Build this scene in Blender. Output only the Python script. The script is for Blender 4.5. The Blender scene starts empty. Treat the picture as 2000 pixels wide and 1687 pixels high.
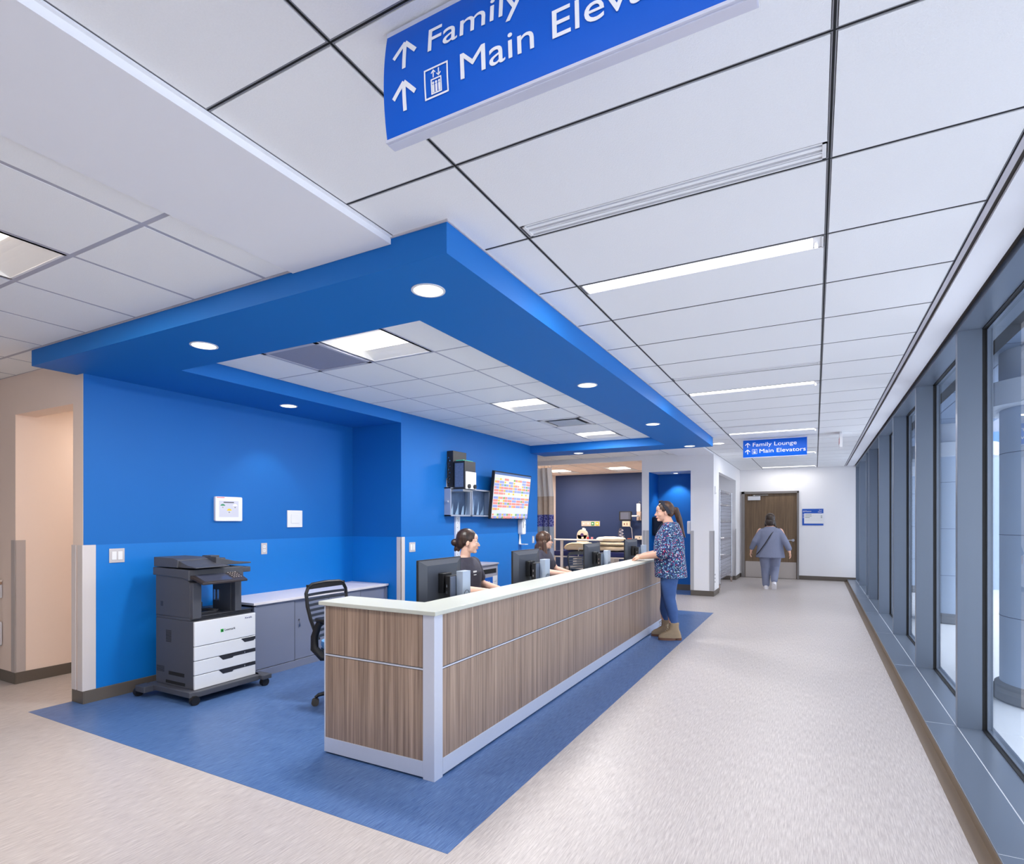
import bpy, bmesh, math, random
from mathutils import Vector, Matrix, Euler
PI = math.pi
scene = bpy.context.scene
COL = scene.collection

# ------------------------------------------------------------------ camera, world, exposure
cam_data = bpy.data.cameras.new('camera')
cam = bpy.data.objects.new('camera', cam_data)
COL.objects.link(cam)
cam.location = (0, 0, 1.43)
cam.rotation_euler = (PI / 2, 0, math.radians(28.265))
cam_data.sensor_fit = 'HORIZONTAL'
cam_data.sensor_width = 36
cam_data.lens = 36 * 1101 / 2000
cam_data.shift_y = (1017 - 843.5) / 2000
cam_data.clip_start = 0.05
cam_data.clip_end = 300
scene.camera = cam

world = bpy.data.worlds.new('overcast_sky')
scene.world = world
world.use_nodes = True
wn, wl = world.node_tree.nodes, world.node_tree.links
bg = wn['Background']
tc = wn.new('ShaderNodeTexCoord'); sp = wn.new('ShaderNodeSeparateXYZ'); rp = wn.new('ShaderNodeValToRGB')
wl.new(tc.outputs['Generated'], sp.inputs[0]); wl.new(sp.outputs['Z'], rp.inputs[0]); wl.new(rp.outputs[0], bg.inputs[0])
rp.color_ramp.elements[0].position = 0.0; rp.color_ramp.elements[0].color = (0.53, 0.515, 0.515, 1)
rp.color_ramp.elements[1].position = 0.6; rp.color_ramp.elements[1].color = (0.765, 0.75, 0.765, 1)
bg.inputs[1].default_value = 5.8

scene.view_settings.view_transform = 'Standard'
scene.view_settings.look = 'None'
scene.view_settings.gamma = 1
scene.view_settings.use_curve_mapping = False
scene.view_settings.exposure = 0.10

LP = 0.72         # overall lamp power

# ------------------------------------------------------------------ materials
def lin(c):
    return tuple((x / 255 / 12.92) if x / 255 <= 0.04045 else ((x / 255 + 0.055) / 1.055) ** 2.4 for x in c)

MATS = {}
def mat(name, rgb, rough=0.6, metal=0.0, spec=0.5, noise=None, bump=None, emit=None, coat=0.0, alpha=None, trans=0.0):
    """procedural principled material; noise=(scale,amount) colour variation, bump=(scale,strength)"""
    if name in MATS: return MATS[name]
    m = bpy.data.materials.new(name); m.use_nodes = True
    nt = m.node_tree; b = nt.nodes['Principled BSDF']
    c = lin(rgb)
    b.inputs['Base Color'].default_value = (*c, 1)
    b.inputs['Roughness'].default_value = rough
    b.inputs['Metallic'].default_value = metal
    b.inputs['Specular IOR Level'].default_value = spec
    b.inputs['Coat Weight'].default_value = coat
    b.inputs['Transmission Weight'].default_value = trans
    if alpha is not None: b.inputs['Alpha'].default_value = alpha
    if noise or bump:
        t = nt.nodes.new('ShaderNodeTexCoord')
    if noise:
        n = nt.nodes.new('ShaderNodeTexNoise'); n.inputs['Scale'].default_value = noise[0]; n.inputs['Detail'].default_value = 3
        nt.links.new(t.outputs['Object'], n.inputs['Vector'])
        r = nt.nodes.new('ShaderNodeMapRange')
        r.inputs['To Min'].default_value = 1 - noise[1]; r.inputs['To Max'].default_value = 1 + noise[1]
        nt.links.new(n.outputs['Fac'], r.inputs['Value'])
        h = nt.nodes.new('ShaderNodeVectorMath'); h.operation = 'SCALE'; h.inputs[0].default_value = c
        nt.links.new(r.outputs[0], h.inputs['Scale']); nt.links.new(h.outputs[0], b.inputs['Base Color'])
    if bump:
        n2 = nt.nodes.new('ShaderNodeTexNoise'); n2.inputs['Scale'].default_value = bump[0]; n2.inputs['Detail'].default_value = 2
        nt.links.new(t.outputs['Object'], n2.inputs['Vector'])
        bp = nt.nodes.new('ShaderNodeBump'); bp.inputs['Strength'].default_value = bump[1]; bp.inputs['Distance'].default_value = 0.01
        nt.links.new(n2.outputs['Fac'], bp.inputs['Height']); nt.links.new(bp.outputs[0], b.inputs['Normal'])
    if emit:
        b.inputs['Emission Color'].default_value = (*lin(emit[0]), 1); b.inputs['Emission Strength'].default_value = emit[1]
    MATS[name] = m
    return m

def streak_mat(name, c1, c2, scale, rough, ramp=(0.35, 0.65), detail=4, extra=None, spec=0.5, bands=None):
    """noise stretched by a per-axis scale: vinyl flecks, wood grain"""
    m = bpy.data.materials.new(name); m.use_nodes = True; nt = m.node_tree; b = nt.nodes['Principled BSDF']
    t = nt.nodes.new('ShaderNodeTexCoord'); mp = nt.nodes.new('ShaderNodeMapping'); mp.inputs['Scale'].default_value = scale
    nt.links.new(t.outputs['Object'], mp.inputs['Vector'])
    n = nt.nodes.new('ShaderNodeTexNoise'); n.inputs['Scale'].default_value = 1; n.inputs['Detail'].default_value = detail; n.inputs['Roughness'].default_value = 0.65
    nt.links.new(mp.outputs[0], n.inputs['Vector'])
    r = nt.nodes.new('ShaderNodeValToRGB'); r.color_ramp.elements[0].position = ramp[0]; r.color_ramp.elements[1].position = ramp[1]
    r.color_ramp.elements[0].color = (*lin(c1), 1); r.color_ramp.elements[1].color = (*lin(c2), 1)
    nt.links.new(n.outputs['Fac'], r.inputs[0])
    out = r.outputs[0]
    if bands:
        mp2 = nt.nodes.new('ShaderNodeMapping'); mp2.inputs['Scale'].default_value = bands[0]
        nt.links.new(t.outputs['Object'], mp2.inputs['Vector'])
        n2 = nt.nodes.new('ShaderNodeTexNoise'); n2.inputs['Scale'].default_value = 1; n2.inputs['Detail'].default_value = 2
        nt.links.new(mp2.outputs[0], n2.inputs['Vector'])
        r2 = nt.nodes.new('ShaderNodeMapRange'); r2.inputs['From Min'].default_value = .3; r2.inputs['From Max'].default_value = .7
        r2.inputs['To Min'].default_value = 1 - bands[1]; r2.inputs['To Max'].default_value = 1 + bands[1]
        nt.links.new(n2.outputs['Fac'], r2.inputs['Value'])
        v = nt.nodes.new('ShaderNodeVectorMath'); v.operation = 'SCALE'
        nt.links.new(out, v.inputs[0]); nt.links.new(r2.outputs[0], v.inputs['Scale']); out = v.outputs[0]
    nt.links.new(out, b.inputs['Base Color'])
    b.inputs['Roughness'].default_value = rough; b.inputs['Specular IOR Level'].default_value = spec
    MATS[name] = m
    return m

def glass_mat(name, tint=(1, 1, 1), refl=0.12):
    m = bpy.data.materials.new(name); m.use_nodes = True; nt = m.node_tree
    for n in list(nt.nodes): nt.nodes.remove(n)
    o = nt.nodes.new('ShaderNodeOutputMaterial'); mx = nt.nodes.new('ShaderNodeMixShader')
    tr = nt.nodes.new('ShaderNodeBsdfTransparent'); tr.inputs[0].default_value = (*tint, 1)
    gl = nt.nodes.new('ShaderNodeBsdfGlossy'); gl.inputs['Roughness'].default_value = 0.0
    fr = nt.nodes.new('ShaderNodeFresnel'); fr.inputs['IOR'].default_value = 1.52
    mr = nt.nodes.new('ShaderNodeMath'); mr.operation = 'MULTIPLY_ADD'; mr.inputs[1].default_value = 1.0; mr.inputs[2].default_value = refl
    nt.links.new(fr.outputs[0], mr.inputs[0]); mr.use_clamp = True
    ge = nt.nodes.new('ShaderNodeNewGeometry'); fb = nt.nodes.new('ShaderNodeMath'); fb.operation = 'SUBTRACT'; fb.inputs[0].default_value = 1.0   # only the outer face of a pane reflects
    nt.links.new(ge.outputs['Backfacing'], fb.inputs[1]); ml = nt.nodes.new('ShaderNodeMath'); ml.operation = 'MULTIPLY'
    nt.links.new(mr.outputs[0], ml.inputs[0]); nt.links.new(fb.outputs[0], ml.inputs[1])
    nt.links.new(ml.outputs[0], mx.inputs[0]); nt.links.new(tr.outputs[0], mx.inputs[1]); nt.links.new(gl.outputs[0], mx.inputs[2])
    nt.links.new(mx.outputs[0], o.inputs[0])
    MATS[name] = m
    return m

M_WHITE = mat('white_wall_paint', (238, 236, 238), 0.75, noise=(3, .01))
M_BEIGE = mat('beige_wall_paint', (240, 220, 206), 0.75, noise=(3, .01))
M_BLUE = mat('blue_wall_paint', (12, 104, 184), 0.55, spec=.35, noise=(4, .015))
M_BLUE2 = mat('blue_wall_vinyl', (4, 118, 204), 0.42, noise=(5, .02))
M_CANOPY = mat('blue_soffit_paint', (12, 110, 192), 0.6, spec=.35)
M_NAVY = mat('navy_bay_paint', (26, 50, 96), 0.6, noise=(3, .02))
M_TILE = mat('ceiling_tile', (243, 243, 244), 0.9, noise=(180, .035), bump=(260, .15))
M_TILE2 = mat('white_ceiling_tile', (246, 246, 246), 0.9, noise=(180, .03), bump=(260, .12))
M_TBAR = mat('grey_ceiling_grid', (150, 150, 155), 0.4, metal=.3)
M_TBAR2 = mat('white_ceiling_grid', (178, 178, 190), 0.5)
M_DARK = mat('dark_gap', (22, 22, 24), 0.9)
M_BULK = mat('white_bulkhead_paint', (240, 240, 244), 0.7)
M_BASE = mat('brown_vinyl_baseboard', (98, 90, 82), 0.45)
M_GUARD = mat('beige_corner_guard', (214, 206, 204), 0.4)
M_ALU = mat('brushed_aluminium', (206, 211, 226), 0.42, metal=.35, noise=(40, .02))
M_SLATE = mat('slate_blue_metal', (114, 125, 141), 0.3, metal=.35, noise=(2, .02))
M_GASKET = mat('black_gasket', (14, 15, 18), 0.6)
M_BLACK = mat('black_plastic', (26, 26, 29), 0.45)
M_DGREY = mat('dark_grey_plastic', (66, 68, 76), 0.5, bump=(300, .1))
M_WPLAS = mat('white_plastic', (236, 235, 236), 0.4)
M_GLASS = glass_mat('window_glass', (.80, .84, .88), .03)
M_CHROME = mat('chrome', (205, 206, 210), 0.15, metal=1)
M_STEEL = mat('brushed_steel', (176, 174, 172), 0.3, metal=.8)
M_SNOW = mat('snow', (236, 240, 246), 0.8, bump=(6, .4))
M_FLOOR = streak_mat('beige_sheet_vinyl', (164, 155, 153), (206, 198, 194), (190, 11, 1), .36, ramp=(.3, .68), spec=.35, bands=((.9, .5, 1), .03))
M_FLOORB = streak_mat('blue_sheet_vinyl', (48, 80, 134), (98, 130, 178), (190, 11, 1), .36, ramp=(.3, .68), spec=.35, bands=((.9, .5, 1), .05))
M_WOODX = streak_mat('striped_walnut_laminate', (98, 77, 65), (182, 158, 140), (60, 60, 1.0), .34, ramp=(.28, .74), detail=5, bands=((16, 16, .3), .16), spec=.6)

# ------------------------------------------------------------------ mesh builder
class MB:
    def __init__(s): s.v = []; s.f = []; s.m = []; s.M = None
    def add(s, vs, fs, m=0):
        n = len(s.v)
        if s.M is not None: vs = [s.M @ Vector(v) for v in vs]
        s.v += [tuple(v) for v in vs]; s.f += [tuple(i + n for i in f) for f in fs]; s.m += [m] * len(fs)
        return s
    def box(s, x0, y0, z0, x1, y1, z1, m=0):
        x0, x1 = sorted((x0, x1)); y0, y1 = sorted((y0, y1)); z0, z1 = sorted((z0, z1))
        v = [(x0, y0, z0), (x1, y0, z0), (x1, y1, z0), (x0, y1, z0), (x0, y0, z1), (x1, y0, z1), (x1, y1, z1), (x0, y1, z1)]
        return s.add(v, [(0, 3, 2, 1), (4, 5, 6, 7), (0, 1, 5, 4), (1, 2, 6, 5), (2, 3, 7, 6), (3, 0, 4, 7)], m)
    def obox(s, c, size, rot=(0, 0, 0), m=0):
        R = Euler(rot).to_matrix(); hx, hy, hz = [q / 2 for q in size]; c = Vector(c)
        v = [c + R @ Vector((a * hx, b * hy, d * hz)) for d in (-1, 1) for a, b in ((-1, -1), (1, -1), (1, 1), (-1, 1))]
        return s.add(v, [(0, 3, 2, 1), (4, 5, 6, 7), (0, 1, 5, 4), (1, 2, 6, 5), (2, 3, 7, 6), (3, 0, 4, 7)], m)
    def rings(s, rs, m=0, cap=True):
        n = len(rs[0]); vs = [p for r in rs for p in r]; fs = []
        for k in range(len(rs) - 1):
            for i in range(n):
                j = (i + 1) % n
                fs.append((k * n + i, k * n + j, (k + 1) * n + j, (k + 1) * n + i))
        if cap: fs.append(tuple(reversed(range(n)))); fs.append(tuple(range((len(rs) - 1) * n, len(rs) * n)))
        return s.add(vs, fs, m)
    def frame(s, d):
        d = Vector(d).normalized(); a = Vector((0, 0, 1)) if abs(d.z) < .9 else Vector((1, 0, 0))
        x = d.cross(a).normalized(); return x, d.cross(x).normalized()
    def cyl(s, p0, p1, r0, r1=None, n=16, m=0, cap=True):
        p0 = Vector(p0); p1 = Vector(p1); r1 = r0 if r1 is None else r1
        x, y = s.frame(p1 - p0)
        ring = lambda p, r: [p + x * (r * math.cos(2 * PI * i / n)) + y * (r * math.sin(2 * PI * i / n)) for i in range(n)]
        return s.rings([ring(p0, r0), ring(p1, r1)], m, cap)
    def tube(s, pts, r, n=8, m=0, flat=1.0):
        pts = [Vector(p) for p in pts]; rs = r if isinstance(r, (list, tuple)) else [r] * len(pts)
        out = []; px = None
        for i, p in enumerate(pts):
            d = (pts[min(i + 1, len(pts) - 1)] - pts[max(i - 1, 0)]).normalized()
            if px is None: x, y = s.frame(d)
            else:
                x = (px - d * px.dot(d)).normalized(); y = d.cross(x).normalized()
            px = x
            out.append([p + x * (rs[i] * math.cos(2 * PI * k / n)) + y * (rs[i] * flat * math.sin(2 * PI * k / n)) for k in range(n)])
        return s.rings(out, m)
    def caps(s, p0, r0, p1, r1, n=12, m=0):
        """tapered capsule"""
        p0 = Vector(p0); p1 = Vector(p1); d = (p1 - p0)
        if d.length < 1e-6: return s.ell(p0, r0, r0, r0, m=m)
        dn = d.normalized(); x, y = s.frame(dn); out = []
        for t in (-80, -50, -20, 0):
            a = math.radians(t); out.append((p0 + dn * (r0 * math.sin(a)), r0 * math.cos(a)))
        for t in (0, 20, 50, 80):
            a = math.radians(t); out.append((p1 + dn * (r1 * math.sin(a)), r1 * math.cos(a)))
        return s.rings([[p + x * (r * math.cos(2 * PI * i / n)) + y * (r * math.sin(2 * PI * i / n)) for i in range(n)] for p, r in out], m)
    def ell(s, c, rx, ry=None, rz=None, n=16, m=0, R=None):
        ry = rx if ry is None else ry; rz = rx if rz is None else rz; c = Vector(c); h = n // 2; vs = []; fs = []
        R = Euler(R).to_matrix() if R else Matrix.Identity(3)
        vs.append(c + R @ Vector((0, 0, -rz)))
        for k in range(1, h):
            a = -PI / 2 + PI * k / h
            for i in range(n):
                b = 2 * PI * i / n
                vs.append(c + R @ Vector((rx * math.cos(a) * math.cos(b), ry * math.cos(a) * math.sin(b), rz * math.sin(a))))
        vs.append(c + R @ Vector((0, 0, rz))); L = len(vs) - 1
        for i in range(n):
            j = (i + 1) % n
            fs.append((0, 1 + j, 1 + i)); fs.append((L, L - n + i, L - n + j))
            for k in range(h - 2):
                fs.append((1 + k * n + i, 1 + k * n + j, 1 + (k + 1) * n + j, 1 + (k + 1) * n + i))
        return s.add(vs, fs, m)
    def prism(s, poly, axis, a, b, m=0):
        P = {'x': lambda p, t: (t, p[0], p[1]), 'y': lambda p, t: (p[0], t, p[1]), 'z': lambda p, t: (p[0], p[1], t)}[axis]
        return s.rings([[P(p, a) for p in poly], [P(p, b) for p in poly]], m)
    def loft(s, secs, m=0, n=20, p=2.0):
        """secs: (cx,cy,cz,rx,ry[,tilt]) horizontal superellipse sections stacked upwards"""
        out = []
        for q in secs:
            cx, cy, cz, rx, ry = q[:5]; tl = q[5] if len(q) > 5 else 0; r = []
            for i in range(n):
                a = 2 * PI * i / n; ca, sa = math.cos(a), math.sin(a)
                x = rx * math.copysign(abs(ca) ** (2 / p), ca); y = ry * math.copysign(abs(sa) ** (2 / p), sa)
                r.append((cx + x, cy + y, cz + y * tl))
            out.append(r)
        return s.rings(out, m)
    def lathe(s, prof, c=(0, 0, 0), n=24, m=0, axis='z', cap=True):
        c = Vector(c); out = []
        for r, z in prof:
            ring = []
            for i in range(n):
                a = 2 * PI * i / n; q = (r * math.cos(a), r * math.sin(a), z)
                if axis == 'x': q = (q[2], q[0], q[1])
                if axis == 'y': q = (q[0], q[2], q[1])
                ring.append(c + Vector(q))
            out.append(ring)
        return s.rings(out, m, cap)
    def rbox(s, c, size, r, axis='z', m=0, n=4):
        """box with rounded corners in the plane across `axis`"""
        ax = 'xyz'.index(axis); o = [i for i in range(3) if i != ax]; hx, hy = size[o[0]] / 2, size[o[1]] / 2; poly = []
        for sx, sy, a0 in ((1, 1, 0), (-1, 1, 90), (-1, -1, 180), (1, -1, 270)):
            for k in range(n + 1):
                a = math.radians(a0 + 90 * k / n); poly.append((c[o[0]] + sx * (hx - r) + r * math.cos(a), c[o[1]] + sy * (hy - r) + r * math.sin(a)))
        return s.prism(poly, axis, c[ax] - size[ax] / 2, c[ax] + size[ax] / 2, m)
    def build(s, name, mats, parent=None, smooth=False, bevel=0, ang=40, remesh=0, sm=0, loc=None, seg=2):
        me = bpy.data.meshes.new(name); me.from_pydata(s.v, [], s.f)
        for x in (mats if isinstance(mats, (list, tuple)) else [mats]): me.materials.append(x)
        for p, mi in zip(me.polygons, s.m): p.material_index = mi
        bm = bmesh.new(); bm.from_mesh(me); bmesh.ops.recalc_face_normals(bm, faces=bm.faces)
        if smooth:
            for f in bm.faces: f.smooth = True
            for e in bm.edges:
                if len(e.link_faces) == 2 and e.calc_face_angle(0) > math.radians(ang): e.smooth = False
        bm.to_mesh(me); bm.free()
        o = bpy.data.objects.new(name, me); COL.objects.link(o)
        if parent is not None: o.parent = parent
        if loc is not None: o.location = loc
        if remesh:
            r = o.modifiers.new('skin', 'REMESH'); r.mode = 'VOXEL'; r.voxel_size = remesh; r.use_smooth_shade = True
            if sm: q = o.modifiers.new('smooth', 'SMOOTH'); q.factor = .5; q.iterations = sm
        if bevel:
            b = o.modifiers.new('bevel', 'BEVEL'); b.width = bevel; b.segments = seg; b.limit_method = 'ANGLE'; b.angle_limit = math.radians(35)
        return o

def thing(name, label, cat, loc=(0, 0, 0), rotz=0, group=None):
    o = bpy.data.objects.new(name, None); COL.objects.link(o); o.empty_display_size = .1
    o.location = loc; o.rotation_euler = (0, 0, rotz); o['label'] = label; o['category'] = cat
    if group: o['group'] = group
    return o
def tag(o, label, cat, group=None):
    o['label'] = label; o['category'] = cat
    if group: o['group'] = group
    return o
def struct(o, label=None):
    o['kind'] = 'structure'
    if label: o['label'] = label
    return o
def kids(o): return [c for c in bpy.data.objects if c.parent == o]
def dup(root, loc, rotz=None, label=None, group=None):
    def rec(o, par):
        c = o.copy(); COL.objects.link(c); c.parent = par
        for ch in kids(o): rec(ch, c)
        return c
    r = rec(root, None); r.location = loc
    if rotz is not None: r.rotation_euler = (0, 0, rotz)
    if label: r['label'] = label
    if group: r['group'] = group
    return r
def text(s, parent, loc, rot, size, m, width=None, name='lettering', ext=.0006, align='LEFT', warp=None):
    cu = bpy.data.curves.new('t', 'FONT'); cu.body = s; cu.size = size; cu.extrude = ext; cu.align_x = align; cu.resolution_u = 4
    t = bpy.data.objects.new('t', cu); COL.objects.link(t)
    bpy.context.view_layer.update()
    dg = bpy.context.evaluated_depsgraph_get(); me = bpy.data.meshes.new_from_object(t.evaluated_get(dg))
    bpy.data.objects.remove(t); bpy.data.curves.remove(cu)
    if width:
        xs = [v.co.x for v in me.vertices]; w = max(xs) - min(xs); k = width / w
        for v in me.vertices: v.co.x *= k
    me.materials.clear(); me.materials.append(m); me.name = name
    o = bpy.data.objects.new(name, me); COL.objects.link(o); o.parent = parent
    cut = None
    if ' ' in s:      # one object per word
        cu = bpy.data.curves.new('t', 'FONT'); cu.body = s.split(' ')[0]; cu.size = size; t = bpy.data.objects.new('t', cu); COL.objects.link(t)
        bpy.context.view_layer.update(); m1 = bpy.data.meshes.new_from_object(t.evaluated_get(bpy.context.evaluated_depsgraph_get()))
        cut = max(v.co.x for v in m1.vertices) * (k if width else 1) + size * .08
        bpy.data.objects.remove(t); bpy.data.curves.remove(cu); bpy.data.meshes.remove(m1)
        me2 = me.copy()
        for q_, keep in ((me, lambda x: x < cut), (me2, lambda x: x >= cut)):
            bm = bmesh.new(); bm.from_mesh(q_); bmesh.ops.delete(bm, geom=[v for v in bm.verts if not keep(v.co.x)], context='VERTS'); bm.to_mesh(q_); bm.free()
        o2 = bpy.data.objects.new(name, me2); COL.objects.link(o2); o2.parent = parent
        if warp:
            MM = Matrix.Translation(loc) @ Euler(rot).to_matrix().to_4x4()
            for v in me2.vertices: v.co = warp(MM @ v.co)
        else: o2.location = loc; o2.rotation_euler = rot
    if warp:
        MM = Matrix.Translation(loc) @ Euler(rot).to_matrix().to_4x4()
        for v in me.vertices: v.co = warp(MM @ v.co)
    else: o.location = loc; o.rotation_euler = rot
    return o
FX = (PI / 2, 0, PI / 2)      # text facing +X
FY = (PI / 2, 0, 0)           # text facing -Y
def area(parent, loc, sx, sy, power, col=(1, 1, 1), rot=(0, 0, 0), spread=None):
    l = bpy.data.lights.new('lamp_light', 'AREA'); l.shape = 'RECTANGLE'; l.size = sx; l.size_y = sy; l.energy = power * LP; l.color = col
    if spread: l.spread = math.radians(spread)
    o = bpy.data.objects.new('lamp_light', l); COL.objects.link(o); o.parent = parent; o.location = loc; o.rotation_euler = rot
    return o
def spot(parent, loc, power, ang=100, blend=.6, col=(1, .97, .93), r=.03, rot=(0, 0, 0)):
    l = bpy.data.lights.new('lamp_light', 'SPOT'); l.energy = power * LP; l.spot_size = math.radians(ang); l.spot_blend = blend; l.color = col; l.shadow_soft_size = r
    o = bpy.data.objects.new('lamp_light', l); COL.objects.link(o); o.parent = parent; o.location = loc; o.rotation_euler = rot
    return o

# ------------------------------------------------------------------ the room shell
ZC, ZB, ZL, ZR, ZD, ZE = 2.722, 2.58, 2.70, 2.705, 2.738, 2.73
f = MB(); f.box(-9, -4, -.2, .68, 15.6, 0); floor = struct(f.build('floor', M_FLOOR), 'pale beige streaked vinyl floor with welded seams')
f = MB(); f.box(-5.185, 2.0, 0, -1.39, 2.29, .0012); f.box(-5.03, 2.29, 0, -1.39, 5.2, .0012); f.box(-4.27, 5.2, 0, -1.39, 9.2, .0012); f.box(-2.92, 11.19, 0, -2.11, 11.93, .0012)
b = f.build('inlay', M_FLOORB, floor); b['label'] = 'streaked blue vinyl inlay around the reception desk'
f = MB(); f.box(-1.385, 11.3, 0, -1.381, 15.4, .0006); f.box(-1.6, 12.4, 0, .66, 12.404, .0006); f.box(-8, 1.995, 0, -5.2, 1.999, .0006); f.box(-6.2, 2.62, 0, -5.2, 2.624, .0006)
f.build('seam', mat('floor_seam', (196, 186, 180), .5), floor)

# tiled ceilings: tiles as boxes between grid lines
def tiles(name, xs, ys, z, mt, mb, gap, bar, holes=(), slot=False, label=None, bars=True):
    t = MB()
    for i in range(len(xs) - 1):
        for j in range(len(ys) - 1):
            x0, x1, iv = xs[i], xs[i + 1], [(ys[j], ys[j + 1])]
            for hx0, hx1, hy0, hy1 in holes:
                if hx0 < x1 - .05 and hx1 > x0 + .05:
                    nv = []
                    for a, b_ in iv:
                        if hy1 <= a + .005 or hy0 >= b_ - .005: nv.append((a, b_)); continue
                        if hy0 > a + .01: nv.append((a, hy0 + gap / 2 - .002))
                        if hy1 < b_ - .01: nv.append((hy1 - gap / 2 + .002, b_))
                    iv = nv
            for a, b_ in iv: t.box(x0 + gap / 2, a + gap / 2, z, x1 - gap / 2, b_ - gap / 2, z + .012)
    o = struct(t.build(name, mt), label)
    g = MB(); X0, X1, Y0, Y1 = xs[0], xs[-1], ys[0], ys[-1]
    for x in xs:
        a, b_ = max(x - bar / 2, X0), min(x + bar / 2, X1); g.box(a, Y0, z + .0012, b_, Y1, z + .02)
        if slot: g.box(x - .0032, Y0, z + .0004, x + .0032, Y1, z + .002, 1)
    for y in ys:
        a, b_ = max(y - bar / 2, Y0), min(y + bar / 2, Y1); g.box(X0, a, z + .0017, X1, b_, z + .0195)
        if slot: g.box(X0, y - .0026, z + .0008, X1, y + .0026, z + .002, 1)
    for hx0, hx1, hy0, hy1 in holes:
        for y in (hy0, hy1): g.box(hx0, y - .004, z + .002, hx1, y + .004, z + .02)
    g.build('ceiling_grid', [mb, M_DARK], o)
    return o
def fr(a, step, lo, hi):
    k = math.ceil((lo - a) / step + 1e-6); out = [lo]
    while a + k * step < hi - .02:
        if a + k * step > lo + .02: out.append(a + k * step)
        k += 1
    return out + [hi]
lightY = [-3.02, -.02, 2.98, 5.98, 8.98, 11.98, 14.98]; slotY = [-.745, 2.255, 5.255, 8.255, 11.255]
holes = [(-1.155, .045, y - .06, y + .06) for y in lightY] + [(-1.155, .045, y - .055, y + .05) for y in slotY]
tiles('ceiling', [-1.69, -1.155, .045, .614], fr(2.31, .6, -4, 15.435), ZC, M_TILE, M_TBAR, .0175, .0135, holes, True, 'grey acoustic ceiling of long panels over the corridor')
hB = [(-3.74, -3.14, .78, 1.38)]
tiles('ceiling', fr(-2.54, .6, -9, -2.34), fr(.18, .6, -4, 1.995), ZL, M_TILE2, M_TBAR2, .024, .024, hB, label='white square tile ceiling left of the bulkhead')
tiles('ceiling', fr(-2.54, .6, -9, -5.14), [1.995, 2.29], ZL, M_TILE2, M_TBAR2, .024, .024, label='white tile ceiling strip against the beige wall')
hR = [(-3.13, -2.53, 2.87, 3.47), (-3.73, -3.13, 2.87, 3.47), (-3.13, -2.53, 5.27, 5.87), (-3.13, -2.53, 7.67, 8.27), (-3.13, -2.53, 6.47, 7.07)]
tiles('ceiling', fr(-3.13, .6, -4.27, -2.0), fr(3.47, .6, 2.6, 8.6), ZR, M_TILE2, M_TBAR2, .02, .02, hR, label='white tile ceiling recessed inside the blue soffit frame')
tiles('ceiling', fr(-3.13, .6, -9, -2.34), fr(9.2, .6, 9.16, 11.19), ZD, M_TILE2, M_TBAR2, .02, .02, label='white tile ceiling between the soffit and the patient bay')
hE = [(-6.2, -5.6, 13.2, 14.4), (-4.6, -4.0, 13.2, 14.4), (-5.6, -5.0, 12.0, 12.6), (-5.3, -4.7, 13.6, 14.2)]
tiles('ceiling', [-6.6, -6.2, -5.6, -5.0, -4.6, -4.0, -3.4, -3.06], fr(12.0, .6, 11.31, 14.94), ZE, M_BEIGE, M_TBAR2, .02, .02, [(-6.2, -5.6, 13.2, 14.4), (-4.6, -4.0, 13.2, 14.4)], label='warm tile ceiling inside the patient bay')
f = MB(); f.box(-6.17, 2.44, 2.562, -5.185, 8, 2.58); struct(f.build('ceiling', M_TILE2), 'low ceiling of the side hallway')
f = MB(); f.box(-9.2, -4.2, 2.80, 1.3, 15.8, 2.95); struct(f.build('ceiling', M_DARK), 'added dark slab above the suspended ceilings that blocks sky light')  # unseen lid put in to keep sky light from leaking inside
f = MB(); f.box(-2.34, -4, 2.688, -1.70, 1.998, 2.80); f.box(-1.7, -4, 2.716, -1.688, 1.998, 2.79); struct(f.build('ceiling', M_BULK), 'white plaster bulkhead running to the blue soffit')
f = MB(); f.box(-2.34, 9.162, 2.688, -1.695, 11.19, 2.80); struct(f.build('ceiling', M_BULK), 'white plaster bulkhead beyond the blue soffit')
f = MB()
f.box(-5.13, 2.0, ZB, -1.394, 2.6, ZC - .001); f.box(-2.0, 2.6, ZB, -1.394, 8.6, ZC - .001)
f.box(-4.27, 8.6, ZB, -1.394, 9.16, ZC - .001); f.box(-5.13, 2.6, ZB, -4.27, 5.2, ZC - .001)
struct(f.build('trim_1', M_CANOPY), 'blue dropped soffit frame over the reception desk')
f = MB(); f.box(-5.14, 1.992, ZL - .004, -2.34, 1.999, ZL + .01); f.box(-1.70, 1.992, ZC - .008, -1.384, 1.999, ZC + .01); f.box(-1.3935, 1.99, ZC - .006, -1.386, 9.16, ZC + .01)
struct(f.build('trim_2', mat('ceiling_edge_angle', (196, 192, 198), .5)), 'thin metal angle where ceilings meet the blue soffit')

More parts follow.
